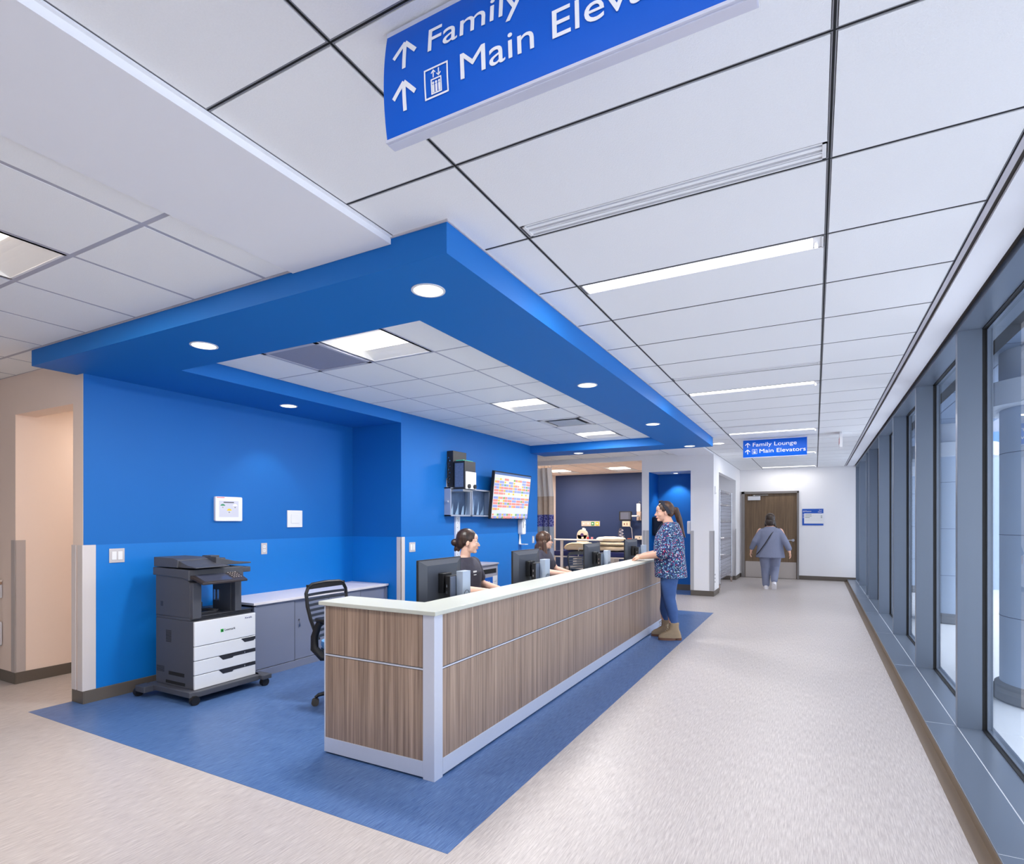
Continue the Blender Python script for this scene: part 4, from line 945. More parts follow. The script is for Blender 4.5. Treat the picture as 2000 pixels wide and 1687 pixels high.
pleat('lower_band', .15, .82, mat('curtain_low', (186, 196, 222), .9, noise=(20, .1)), 1.02, 1.0)
q = MB(); q.box(-.95, -.012, 2.695, .6, .012, 2.725); q.build('track', M_WPLAS, t)
q = MB()
for k in range(12): x = -.52 + k * .085; q.box(x, -.002, 2.61, x + .006, .002, 2.70)
q.build('hook', M_STEEL, t)

# hospital bed with linen
t = thing('hospital_bed', 'hospital bed with dark blue mattress and grey frame in the patient bay', 'bed', (-4.95, 13.75, 0))
q = MB(); q.rbox((0, 0, .60), (2.0, .86, .12), .06, 'z'); q.build('mattress', mat('mattress_navy', (28, 42, 110), .5), t, bevel=.02)
q = MB(); q.box(-.98, -.42, .50, .98, .42, .535); q.box(-.7, -.3, .2, .7, .3, .26); q.box(-.55, -.2, .26, -.45, .2, .5); q.box(.45, -.2, .26, .55, .2, .5); q.build('frame', M_WPLAS, t, bevel=.005)
for x in (-.8, .8):
    for y in (-.34, .34):
        q = MB(); q.cyl((x, y - .02, .07), (x, y + .02, .07), .07, n=20); q.box(x - .03, y - .03, .1, x + .03, y + .03, .22); q.build('wheel', M_DGREY, t, smooth=True)
for y in (-.47, .45):
    q = MB(); q.tube([(-.3, y, .5), (-.28, y, .74), (.2, y, .74), (.25, y, .5)], .014); q.tube([(-.28, y, .64), (.22, y, .64)], .01); q.build('side_rail', M_WPLAS, t, smooth=True)
def soft(name, secs, m, lab, cat, loc, rz=0, seed=1, amp=.012, grp=None):
    """flattened cushion or folded cloth shape with soft wrinkles"""
    q = MB(); rr = random.Random(seed); q.loft(secs, p=3.2, n=36)
    ph = [rr.uniform(0, 6) for _ in range(6)]
    q.v = [(x + amp * math.sin(y * 23 + ph[0]), y + amp * math.sin(x * 19 + ph[1]), z + amp * (math.sin(x * 27 + ph[2]) * math.cos(y * 21 + ph[3]))) for x, y, z in q.v]
    o = q.build(name, m, smooth=True, ang=80, loc=loc); o.rotation_euler = (0, 0, rz); o.location = loc; tag(o, lab, cat, grp)
    s_ = o.modifiers.new('s', 'SUBSURF'); s_.levels = 1; s_.render_levels = 1
    return o
M_LIN = mat('cream_linen', (232, 218, 192), .9, noise=(12, .05), bump=(30, .4))
soft('bed_blanket', [(0, 0, 0, .36, .36), (0, 0, .05, .39, .40), (0, 0, .12, .37, .38), (.03, 0, .18, .28, .30), (.05, 0, .20, .15, .15)], M_LIN, 'cream blanket heaped on the left half of the hospital bed', 'blanket', (-5.36, 13.68, .678), seed=3)
soft('folded_blanket', [(0, 0, 0, .36, .30), (0, 0, .03, .40, .34), (0, 0, .09, .39, .33), (0, 0, .13, .35, .30)], M_LIN, 'lower folded cream blanket on the right end of the hospital bed', 'blanket', (-4.48, 13.68, .678), seed=5)
soft('folded_blanket', [(0, 0, 0, .36, .28), (0, 0, .02, .40, .31), (0, 0, .06, .39, .30), (0, 0, .08, .34, .27)], M_LIN, 'upper folded cream blanket right below the pillow on the bed', 'blanket', (-4.50, 13.68, .815), seed=8)
soft('pillow', [(0, 0, 0, .26, .16), (0, 0, .03, .36, .23), (0, 0, .07, .38, .24), (0, 0, .11, .33, .20), (0, 0, .13, .18, .1)], mat('pillow_white', (240, 232, 216), .85, bump=(20, .3)), 'white pillow on top of the folded blankets on the bed', 'pillow', (-4.53, 13.70, .905), seed=9)
t = thing('overbed_table', 'white overbed table reaching across the hospital bed', 'table', (-5.3, 13.22, 0))
q = MB(); q.rbox((.02, 0, .955), (1.30, .42, .03), .05, 'z'); q.build('top', M_WPLAS, t, bevel=.008)
q = MB(); q.box(-.40, -.03, .07, -.34, .03, .94); q.build('column', M_WPLAS, t, bevel=.004)
q = MB(); q.box(-.45, -.3, .03, -.30, .3, .075); q.box(-.45, -.33, .03, .1, -.27, .075); q.box(-.45, .27, .03, .1, .33, .075); q.build('base', M_STEEL, t, bevel=.006)
for k, (x, c_, nm) in enumerate(((-.02, (236, 214, 180), 'cream'), (.12, (200, 40, 50), 'red'), (.23, (230, 150, 160), 'pink'))):
    q = MB(); q.lathe([(.02, 0), (.025, .005), (.03, .05), (.026, .055), (.005, .055)], (0, 0, 0), 16); o = q.build('cup', mat('cup_' + nm, c_, .5), smooth=True, loc=(-5.3 + x + .18, 13.3, .972)); tag(o, 'small %s cup standing on the overbed table' % nm, 'cup', 'cups on the overbed table')
t = thing('suction_unit', 'cream round dialled medical unit on a stand behind the overbed table', 'medical device', (-5.62, 14.55, 0))
q = MB(); q.lathe([(.01, -.05), (.14, -.05), (.155, -.03), (.155, .03), (.12, .05), (.01, .055)][::1], (0, 0, 1.04), 32, axis='y'); q.box(-.155, -.05, .72, .155, .05, 1.04); q.build('housing', mat('device_cream', (226, 214, 196), .45), t, smooth=True)
q = MB(); q.cyl((0, -.056, 1.05), (0, -.05, 1.05), .045, n=24); q.build('dial', mat('dial_purple', (80, 60, 110), .4), t, smooth=True)
q = MB(); q.cyl((.02, 0, 1.17), (.02, 0, 1.24), .03); q.cyl((.07, 0, 1.17), (.07, 0, 1.22), .02); q.build('knob', M_WPLAS, t, smooth=True)
for x in (-.14, .14): q = MB(); q.cyl((x, 0, .05), (x, 0, .75), .016); q.build('post', M_WPLAS, t, smooth=True)
q = MB(); q.box(-.2, -.2, .0, .2, .2, .05); q.build('base', M_WPLAS, t, bevel=.01)
t = thing('gas_outlet_panel', 'row of four medical gas outlets on the navy wall, green and yellow at the right', 'wall panel', (-5.53, 14.94, 1.352))
q = MB(); q.box(-.27, -.02, -.07, .27, 0, .07); q.build('back_plate', mat('outlet_beige', (222, 206, 196), .5), t, bevel=.003)
for k, c_ in enumerate(((214, 200, 192), (226, 206, 200), (40, 140, 70), (236, 200, 40))):
    q = MB(); x = -.2 + k * .133; q.box(x - .045, -.028, -.05, x + .045, -.02, .05); q.cyl((x, -.034, 0), (x, -.028, 0), .022, n=16, m=1); q.build('gas_outlet', [mat('gas_%d' % k, c_, .5), M_WPLAS], t)
t = thing('patient_monitor', 'black framed patient monitor on an arm in front of the navy wall', 'screen', (-4.46, 14.70, 1.56))
q = MB(); q.rbox((0, 0, 0), (.34, .05, .25), .02, 'y'); q.build('housing', M_BLACK, t, bevel=.006)
q = MB(); q.box(-.135, -.0265, -.09, .10, -.025, .10); q.box(.115, -.0265, -.09, .14, -.025, .10); q.build('screen', mat('monitor_screen', (92, 96, 112), .2, emit=((92, 96, 112), .2)), t)
q = MB(); q.tube([(.17, 0, 0), (.30, .02, 0), (.32, .20, 0)], .02); q.build('arm', M_WPLAS, t, smooth=True)
q = MB(); q.box(-.08, -.03, -.28, .12, .06, -.14); q.box(-.04, -.034, -.24, -.01, -.03, -.19, 1); q.box(.04, -.034, -.25, .06, -.03, -.18, 1); q.build('module', [mat('module_cream', (220, 204, 180), .5), mat('module_dark', (110, 60, 60), .5)], t, bevel=.004)
q = MB(); q.tube([(.1, .0, -.25), (.16, .02, -.33), (.17, .05, -.55), (.165, .1, -.66)], .006); q.build('cable', M_WPLAS, t, smooth=True)
t = thing('tubing_bag', 'clear plastic bag of coiled tubing hanging under the patient monitor', 'bag', (-4.56, 14.62, 1.10))
rr = random.Random(3); q = MB()
q.rings([[(x_ * w_, y_ * .5, z) for x_, y_ in ((-.04, -.03), (0, -.06), (.05, -.03), (.05, .04), (0, .06), (-.05, .03))] for z, w_ in ((.14, .6), (.08, 1.5), (-.05, 2.0), (-.17, 1.9))]); q.build('bag', glass_mat('clear_film', (.92, .92, .96), .15), t, smooth=True)
q = MB(); q.tube([(.05 * math.sin(k * .9) + .01, .02 * math.cos(k * .7), .10 - k * .012) for k in range(20)], .009); q.build('tubing', mat('tube_pale', (222, 220, 226), .4), t, smooth=True)
t = thing('glove_holder', 'tall wall holder with a hanging bag hook at the right of the patient monitor', 'holder', (-4.16, 14.94, 1.62))
q = MB(); q.box(-.05, -.06, -.18, .06, 0, .06); q.build('lower_box', mat('holder_tan', (196, 172, 156), .5, noise=(60, .25)), t, bevel=.004)
q = MB(); q.box(-.055, -.065, .06, .05, 0, .27); q.build('upper_box', M_WPLAS, t, bevel=.01); q = MB(); q.tube([(0, -.03, .27), (.02, -.04, .34), (.05, -.03, .30)], .006); q.build('hook', M_STEEL, t)
t = thing('emergency_outlet', 'red emergency power outlet low on the navy wall', 'outlet', (-4.42, 14.94, .90))
q = MB(); q.box(-.06, -.012, -.06, .06, 0, .06); q.build('cover_plate', mat('red_plate', (226, 120, 96), .5), t, bevel=.002)
q = MB()
for x in (-.025, .025):
    for z in (-.025, .025): q.box(x - .014, -.015, z - .014, x + .014, -.012, z + .014)
q.build('socket', mat('red_socket', (150, 24, 24), .5), t)
t = thing('wall_shelf', 'cream wall chart box beside the white pillar in the patient bay', 'shelf', (-4.12, 14.94, .98))
q = MB(); q.box(-.13, -.1, -.05, .2, 0, .05); q.build('box', mat('device_cream', (226, 214, 196), .45), t, bevel=.004); q = MB(); q.box(-.01, -.102, -.015, .01, -.1, .015); q.build('lock', M_DARK, t)
t = thing('bedside_cabinet', 'low pale grey cabinet on the bay floor right of the bed', 'cabinet', (-4.16, 14.52, 0))
q = MB(); q.box(-.22, -.22, .03, .3, .22, .67); q.build('body', mat('bedside_grey', (176, 180, 198), .5), t, bevel=.006)
q = MB(); q.box(-.2, -.232, .06, .28, -.22, .40); q.build('door', mat('bedside_grey', (176, 180, 198), .5), t, bevel=.003); q = MB(); q.box(-.2, -.232, .42, .28, -.22, .65); q.build('drawer', mat('bedside_grey', (176, 180, 198), .5), t, bevel=.003)

# wire cart in the alcove
t = thing('wire_cart', 'tall chrome wire shelving cart on casters in the white alcove', 'cart', (-2.0, 13.55, 0))
M_WIRE = mat('wire_chrome', (205, 205, 212), .25, metal=.8)
W0, W1, D0, D1, H = -.24, .26, -1.25, .62, 2.08
q = MB()
for x in (W0, W1):
    for y in (D0, D1): q.cyl((x, y, .12), (x, y, H), .014, n=12)
q.build('post', M_WIRE, t, smooth=True)
for z in (.22, .62, 1.02, 1.40, 1.76, H - .04):
    q = MB()
    for x in (W0, W1): q.cyl((x, D0, z), (x, D1, z), .006, n=6); q.cyl((x, D0, z + .03), (x, D1, z + .03), .005, n=6)
    for k in range(19): y = D0 + (D1 - D0) * k / 18; q.cyl((W0, y, z + .015), (W1, y, z + .015), .0035, n=5)
    for x in (W0, W1):
        for k in range(38): y = D0 + (D1 - D0) * k / 38; q.cyl((x, y, z + (.03 if k % 2 else 0)), (x, y + (D1 - D0) / 38, z + (0 if k % 2 else .03)), .003, n=5)
    q.build('wire_shelf', M_WIRE, t)
q = MB()
for k in range(24): z = .22 + k * .078; q.cyl((W1, D0, z), (W1, D1, z), .0028, n=5); q.cyl((W0, D0, z), (W0, D1, z), .0028, n=5); q.cyl((W0, D1, z), (W1, D1, z), .0028, n=5)
for k in range(24): y = D0 + (D1 - D0) * k / 23; q.cyl((W1, y, .2), (W1, y, H), .0028, n=5)
q.build('wire_side', M_WIRE, t)
q = MB(); q.box(W0, D1 - .004, .2, W1, D1 + .002, H - .05); q.build('clear_cover', glass_mat('cover_film', (.95, .97, 1), .10), t)
for x in (W0, W1):
    for y in (D0, D1):
        q = MB(); q.cyl((x - .014, y, .055), (x + .014, y, .055), .055, n=24); q.build('caster_wheel', mat('tyre_tan', (170, 150, 140), .5), t, smooth=True)
        q = MB(); q.cyl((x - .018, y, .055), (x + .018, y, .055), .02, n=16); q.box(x - .022, y - .02, .05, x - .016, y + .02, .125); q.box(x + .016, y - .02, .05, x + .022, y + .02, .125); q.box(x - .03, y - .03, .115, x + .03, y + .03, .13); q.build('caster_fork', M_CHROME, t)

# ------------------------------------------------------------------ people
def skin(name, rgb):
    m = mat(name, rgb, .5, noise=(18, .04)); b = m.node_tree.nodes['Principled BSDF']; b.inputs['Subsurface Weight'].default_value = .08; b.inputs['Subsurface Radius'].default_value = (.01, .004, .002); return m
SK = skin('skin_fair', (236, 190, 168)); SK2 = skin('skin_light', (230, 180, 154))
def hair_mat(name, c1, c2): return streak_mat(name, c1, c2, (60, 60, 8), .38, detail=4)
H_DK = hair_mat('hair_dark_brown', (34, 22, 18), (74, 52, 42)); H_BR = hair_mat('hair_brown', (44, 28, 20), (96, 66, 48)); H_WK = hair_mat('hair_brown_bob', (30, 22, 18), (66, 50, 40))
M_EYE = mat('eye_white', (236, 232, 230), .3); M_IRIS = mat('iris_dark', (36, 24, 18), .2); M_BROW = mat('eyebrow', (52, 36, 28), .8); M_LIP = mat('lips', (196, 96, 96), .45); M_LIPR = mat('lips_pink', (214, 110, 116), .45)

def HM(c, yaw=0, pitch=0, roll=0, k=1.0): return Matrix.Translation(c) @ Euler((roll, pitch, yaw)).to_matrix().to_4x4() @ Matrix.Scale(k, 4)
def head_skin(b, M, neck, nr=.052):
    b.M = M
    b.ell((-.012, 0, .03), .092, .074, .094, 20); b.ell((.022, 0, -.018), .064, .060, .088, 20); b.ell((.015, 0, -.062), .056, .052, .044, 16)
    b.ell((.058, 0, -.088), .026, .026, .019, 12); b.ell((.056, 0, .045), .03, .05, .04, 14)
    b.caps((.079, 0, .010), .006, (.100, 0, -.024), .0105, 10); b.ell((.100, 0, -.029), .013, .010, .009, 10)
    for s in (-1, 1):
        b.ell((.092, s * .011, -.031), .009, .007, .007, 8); b.ell((-.008, s * .073, -.012), .017, .009, .029, 12, R=(0, .15, s * .35)); b.ell((.052, s * .036, -.028), .026, .022, .024, 12)
        b.ell((.072, s * .028, .020), .014, .022, .008, 10)
    b.ell((.082, 0, -.056), .011, .021, .012, 12)
    b.M = None
    nb = M @ Vector((-.022, 0, -.055)); b.caps(nb, nr * .95, neck, nr * 1.08, 16)
def head_parts(t, M, hm, brow=True, lip=None, gl=False):
    q = MB(); q.M = M
    for s in (-1, 1): q.ell((.0765, s * .029, .004), .010, .0125, .0068, 12)
    q.build('eye', M_EYE, t, smooth=True)
    q = MB(); q.M = M
    for s in (-1, 1): q.ell((.0835, s * .029, .004), .0045, .0058, .0062, 10)
    q.build('iris', M_IRIS, t, smooth=True)
    q = MB(); q.M = M
    for s in (-1, 1):
        q.tube([(.083, s * .014, .021), (.084, s * .028, .027), (.074, s * .044, .022)], [.0028, .0034, .002], 6); q.tube([(.085, s * .018, .0085), (.0865, s * .029, .0118), (.078, s * .042, .0075)], .0014, 5)
    q.build('eyebrow', M_BROW, t, smooth=True)
    q = MB(); q.M = M; q.ell((.0900, 0, -.0515), .0055, .0185, .0038, 10); q.ell((.0895, 0, -.0595), .0060, .0165, .0045, 10); q.build('lips', lip or M_LIP, t, smooth=True)
    if gl:
        q = MB(); q.M = M
        for s in (-1, 1):
            cc_ = [(.098 - .012 * (abs(math.cos(a)) if math.cos(a) * 1 > 0 else 0), s * (.031 + .022 * math.cos(a)), .002 + .016 * math.sin(a)) for a in [2 * PI * k / 16 for k in range(17)]]
            q.tube(cc_, .0019, 6); q.tube([(.086, s * .053, .006), (.04, s * .074, .005), (-.01, s * .08, .0)], .0019, 6)
        q.tube([(.099, -.009, .006), (.101, 0, .009), (.099, .009, .006)], .0018, 6)
        q.build('glasses', M_BLACK, t, smooth=True)
def hand(b, w, d, up, side, curl=.5, k=1.0, spread=0.0):
    """w wrist, d finger direction, up = back of the hand normal, side=+1 puts the thumb towards d x up"""
    w = Vector(w); d = Vector(d).normalized(); up = Vector(up); up = (up - d * up.dot(d)).normalized(); s = d.cross(up) * side
    P = lambda x, y, z: w + (d * x + s * y + up * z) * k
    b.caps(P(-.01, 0, 0), .024 * k, P(.02, 0, 0), .023 * k, 12)
    for y in (-.027, -.009, .009, .027): b.caps(P(.01, y * .7, 0), .0155 * k, P(.078, y, 0), .0125 * k, 10)
    L = (.062, .072, .076, .068)
    for i, y in enumerate((-.031, -.0105, .0105, .031)):
        a = 0; p = P(.08, y, -.001); sp_ = spread * (i - 1.5)
        for j, (f_, r0, r1) in enumerate(((.42, .0098, .0092), (.32, .0092, .0085), (.26, .0085, .0074))):
            a += curl * (.75, .95, .7)[j]; v = (d * math.cos(a) - up * math.sin(a) + s * sp_ * math.cos(a)) * (L[i] * f_ * k); b.caps(p, r0 * k, p + v, r1 * k, 8); p = p + v
    b.caps(P(.012, .022, -.004), .0145 * k, P(.045, .050, -.012), .0118 * k, 10); b.caps(P(.045, .050, -.012), .0108 * k, P(.075, .058, -.022), .0098 * k, 8); b.caps(P(.075, .058, -.022), .0095 * k, P(.096, .052, -.030), .0078 * k, 8)
def limb(b, pts, n=14):
    for (p, r), (p2, r2) in zip(pts, pts[1:]): b.caps(p, r, p2, r2, n)

def nurse(loc, rz, label, headM, neck, build_arm, hair, hm, sm_, gl=False, lip=None, badge=True):
    t = thing('person', label, 'person', loc, rz)
    b = MB(); head_skin(b, headM, neck, .048)
    b.loft([(-.02, 0, .50, .12, .17), (-.02, 0, .60, .13, .175), (-.01, 0, .72, .11, .145), (0, 0, .84, .11, .15), (0, 0, .95, .10, .17), (-.01, 0, 1.02, .075, .15), (-.01, 0, 1.06, .05, .08), (-.01, 0, 1.09, .045, .05)], n=28)
    for s in (-1, 1):
        limb(b, [((0, s * .09, .53), .085), ((.40, s * .11, .53), .062), ((.40, s * .11, .30), .052), ((.38, s * .11, .10), .038)]); b.caps((.37, s * .11, .045), .04, (.52, s * .12, .035), .03, 12)
    build_arm(b)
    b.build('body', SK, t, smooth=True, remesh=.0045, sm=3)
    head_parts(t, headM, hm, gl=gl, lip=lip)
    q = MB(); hair(q); q.build('hair', hm, t, smooth=True, remesh=.005, sm=4)
    q = MB(); q.loft([(-.02, 0, .47, .16, .21), (-.02, 0, .60, .16, .205), (-.01, 0, .72, .142, .178), (0, 0, .84, .142, .18), (.005, 0, .93, .137, .195), (-.005, 0, 1.00, .115, .20), (-.012, 0, 1.045, .092, .15), (-.02, 0, 1.068, .074, .10)], n=32)
    sm_(q)
    scr = mat('charcoal_scrubs', (62, 60, 74), .8, bump=(60, .2), noise=(9, .06))
    q.build('scrub_top', scr, t, smooth=True, remesh=.008, sm=4)
    q = MB(); 
    for s in (-1, 1): limb(q, [((-.03, s * .09, .53), .11), ((.40, s * .11, .53), .078), ((.41, s * .11, .30), .07), ((.39, s * .11, .12), .06)])
    q.build('trousers', scr, t, smooth=True, remesh=.01, sm=3)
    for s in (-1, 1):
        q = MB(); q.loft([(.44, s * .115, .0, .15, .048), (.44, s * .115, .03, .15, .05), (.41, s * .115, .06, .11, .045), (.38, s * .115, .10, .06, .045)], p=2.5); q.build('shoe', M_DGREY, t, smooth=True)
    return t
# front staff member
hm1 = HM((.03, 0, 1.215), .42, .06)
neck1 = (-.012, 0, 1.06)
def arms1(b):
    limb(b, [((0, -.165, 1.0), .052), ((.06, -.225, .79), .042), ((.07, -.225, .78), .042), ((.30, -.14, .765), .028)]); hand(b, (.30, -.14, .765), (1, .1, -.05), (0, 0, 1), -1, .35)
    limb(b, [((0, .165, 1.0), .052), ((.06, .22, .79), .042), ((.30, .10, .765), .028)]); hand(b, (.30, .10, .765), (1, -.1, -.05), (0, 0, 1), 1, .35)
def hair1(q):
    q.M = hm1; q.ell((-.026, 0, .040), .102, .083, .094, 20); q.ell((-.07, 0, .0), .062, .066, .07, 16); q.ell((-.035, 0, .0), .05, .081, .045, 14)
    q.ell((-.138, 0, -.012), .036, .038, .036, 14); q.ell((-.118, .01, -.06), .02, .022, .045, 10, R=(0, .3, 0)); q.caps((-.09, 0, -.045), .03, (-.095, 0, -.085), .015); q.M = None
def sl1(q):
    for s in (-1, 1): limb(q, [((0, s * .158, .995), .072), ((.045, s * .205, .86), .062)])
n1 = nurse((-2.985, 4.61, 0.01), 0.1, 'seated dark haired staff member in charcoal scrubs with hair in a low bun', hm1, neck1, arms1, hair1, H_DK, sl1, lip=M_LIPR)
q = MB(); q.box(.128, -.10, .93, .136, -.04, .945); q.box(.13, -.095, .905, .137, -.05, .912); q.build('chest_print', M_WPLAS, n1)
q = MB(); q.M = hm1; q.ell((.0, .078, -.032), .004, .004, .004, 8); q.ell((.0, -.078, -.032), .004, .004, .004, 8); q.build('earring', M_BLACK, n1)
# woman with glasses
hm2 = HM((.03, 0, 1.175), .45, .0, 0, .97)
neck2 = (-.01, 0, 1.03)
def arms2(b):
    limb(b, [((0, -.165, .98), .05), ((.10, -.22, .80), .042), ((.36, -.10, .765), .028)]); hand(b, (.36, -.10, .765), (1, .3, -.03), (0, 0, 1), -1, .35)
    limb(b, [((0, .165, .98), .05), ((.10, .22, .80), .042), ((.34, .10, .765), .028)]); hand(b, (.34, .10, .765), (1, -.2, -.05), (0, 0, 1), 1, .35)
def hair2(q):
    q.M = hm2; q.ell((-.022, 0, .036), .106, .088, .097, 20); q.ell((-.055, 0, -.05), .062, .086, .11, 18)
    for s in (-1, 1): q.caps((-.02, s * .070, -.02), .030, (-.005, s * .088, -.20), .034, 12); q.caps((-.005, s * .088, -.20), .034, (.03, s * .085, -.31), .016, 10)
    q.caps((-.09, 0, -.08), .05, (-.10, 0, -.27), .04, 12); q.caps((-.07, .05, -.1), .04, (-.08, .06, -.28), .03, 12); q.caps((-.07, -.05, -.1), .04, (-.08, -.06, -.28), .03, 12); q.M = None
def sl2(q):
    for s in (-1, 1): limb(q, [((0, s * .155, .978), .070), ((.06, s * .20, .85), .06)])
nurse((-3.08, 6.56, 0), 0.1, 'seated woman with glasses and long brown hair in dark scrubs', hm2, neck2, arms2, hair2, H_BR, sl2, gl=True)

# visitor standing at the counter, leaning her forearms on it
t = thing('person', 'standing woman in flowered blouse, blue jeans and tan boots with hands on the counter', 'person', (-1.555, 6.96, 0), PI + .12)
hm3 = HM((.075, .0, 1.535), .35, .05, 0, 1.03)
b = MB(); head_skin(b, hm3, (.012, 0, 1.38), .058)
b.loft([(0, 0, .80, .14, .18), (0, 0, .92, .15, .19), (.01, 0, 1.05, .145, .17), (.01, 0, 1.18, .135, .17), (0, 0, 1.28, .115, .18), (-.005, 0, 1.36, .08, .165), (-.005, 0, 1.41, .055, .08)], n=28)
limb(b, [((0, .18, 1.345), .06), ((.02, .265, 1.09), .050), ((.06, .25, 1.04), .050), ((.34, .055, .985), .030)])
hand(b, (.345, .050, .983), (1, -.45, -.10), (.15, .25, 1), -1, .75)
limb(b, [((0, -.18, 1.345), .06), ((.06, -.265, 1.09), .050), ((.09, -.25, 1.04), .050), ((.33, -.07, 1.0), .030)])
hand(b, (.335, -.065, 1.0), (1, .35, -.12), (.1, -.3, 1), 1, .8)
FL, FR = (-.03, .085), (.075, -.10)
for (fx, fy), s in ((FL, 1), (FR, -1)):
    limb(b, [((0, s * .085, .86), .10), ((fx * .5 + .015, s * .09, .50), .062), ((fx, fy, .32), .056), ((fx - .02, fy, .10), .04)]); b.caps((fx - .02, fy, .06), .035, (fx + .12, fy, .04), .028, 12)
b.build('body', SK2, t, smooth=True, remesh=.0045, sm=3)
head_parts(t, hm3, H_BR)
q = MB(); q.M = hm3
q.ell((-.024, 0, .042), .101, .082, .095, 20); q.ell((-.06, 0, -.004), .062, .072, .065, 16); q.ell((-.03, 0, .01), .055, .081, .04, 14)
q.caps((-.11, 0, .03), .03, (-.145, 0, .02), .034, 12); q.caps((-.145, 0, .02), .036, (-.175, 0, -.09), .036, 12); q.caps((-.175, 0, -.09), .036, (-.20, 0, -.21), .026, 12); q.caps((-.20, 0, -.21), .026, (-.235, 0, -.31), .008, 10)
q.build('hair', H_BR, t, smooth=True, remesh=.005, sm=4)
q = MB(); q.M = hm3; rs = []
for k in range(15):
    a = PI * k / 14; c = Vector((.012 - .085 * .0, .090 * math.cos(a), -.02 + .160 * math.sin(a))); c.x = .03 - .075 * (1 - math.sin(a)) * 1.0
    rs.append([c + Vector((dx, 0, 0)) + Vector((0, math.cos(a), math.sin(a))) * dr for dx, dr in ((-.022, -.012), (.022, -.012), (.022, .002), (-.022, .002))])
q.rings(rs); q.build('headband', mat('headband_charcoal', (38, 40, 52), .8), t, smooth=True)
# flowered blouse
mb_ = bpy.data.materials.new('flowered_cloth'); mb_.use_nodes = True; nt = mb_.node_tree; bs = nt.nodes['Principled BSDF']; bs.inputs['Roughness'].default_value = .8
tcn = nt.nodes.new('ShaderNodeTexCoord'); vo = nt.nodes.new('ShaderNodeTexVoronoi'); vo.inputs['Scale'].default_value = 84; nt.links.new(tcn.outputs['Object'], vo.inputs['Vector'])
sx = nt.nodes.new('ShaderNodeSeparateXYZ'); nt.links.new(vo.outputs['Color'], sx.inputs[0]); cr = nt.nodes.new('ShaderNodeValToRGB'); cr.color_ramp.interpolation = 'CONSTANT'
els = [(0, (40, 54, 104)), (.34, (120, 170, 205)), (.54, (70, 110, 170)), (.66, (220, 230, 235)), (.76, (40, 120, 120)), (.84, (34, 44, 92)), (.92, (214, 50, 100))]
cr.color_ramp.elements[0].color = (*lin(els[0][1]), 1); cr.color_ramp.elements[1].position = els[1][0]; cr.color_ramp.elements[1].color = (*lin(els[1][1]), 1)
for p_, c_ in els[2:]: e = cr.color_ramp.elements.new(p_); e.color = (*lin(c_), 1)
nt.links.new(sx.outputs[0], cr.inputs[0])
mxn = nt.nodes.new('ShaderNodeMix'); mxn.data_type = 'RGBA'; mt_ = nt.nodes.new('ShaderNodeMath'); mt_.operation = 'GREATER_THAN'; mt_.inputs[1].default_value = .56
nt.links.new(vo.outputs['Distance'], mt_.inputs[0]); nt.links.new(mt_.outputs[0], mxn.inputs[0]); nt.links.new(cr.outputs[0], mxn.inputs[6]); mxn.inputs[7].default_value = (*lin((30, 38, 84)), 1)
nt.links.new(mxn.outputs[2], bs.inputs['Base Color'])
q = MB(); q.loft([(-.01, 0, .745, .19, .225), (-.01, 0, .76, .192, .228), (0, 0, .90, .188, .222), (.01, 0, 1.02, .185, .205), (.012, 0, 1.14, .182, .20), (.01, 0, 1.24, .168, .20), (0, 0, 1.32, .135, .20), (-.008, 0, 1.385, .098, .155), (-.012, 0, 1.415, .078, .095)], n=36)
for s, ex in ((1, .02), (-1, .06)): limb(q, [((0, s * .165, 1.33), .082), ((ex, s * .262, 1.10), .072), ((ex + .05, s * .252, 1.045), .068)], 18)
q.build('blouse', mb_, t, smooth=True, remesh=.008, sm=5)
q = MB(); q.tube([(.085, .055, 1.40), (.125, .04, 1.35), (.155, .0, 1.29)], .008, 8); q.tube([(.085, -.055, 1.40), (.125, -.04, 1.35), (.155, .0, 1.29)], .008, 8); q.build('neckline_trim', mat('headband_charcoal', (38, 40, 52), .8), t, smooth=True)
M_JEAN = mat('denim_blue', (58, 90, 146), .8, noise=(14, .16), bump=(250, .2))
q = MB()
for (fx, fy), s in ((FL, 1), (FR, -1)): limb(q, [((-.005, s * .085, .86), .122), ((fx * .25 + .01, s * .09, .68), .098), ((fx * .5 + .015, s * .09, .50), .070), ((fx - .005, fy, .34), .066), ((fx - .018, fy, .19), .048)], 18)
q.build('jeans', M_JEAN, t, smooth=True, remesh=.008, sm=3)
M_BOOT = mat('tan_boot_suede', (162, 140, 112), .7, noise=(25, .12), bump=(120, .3)); M_SOLE = mat('boot_sole', (120, 84, 66), .7)
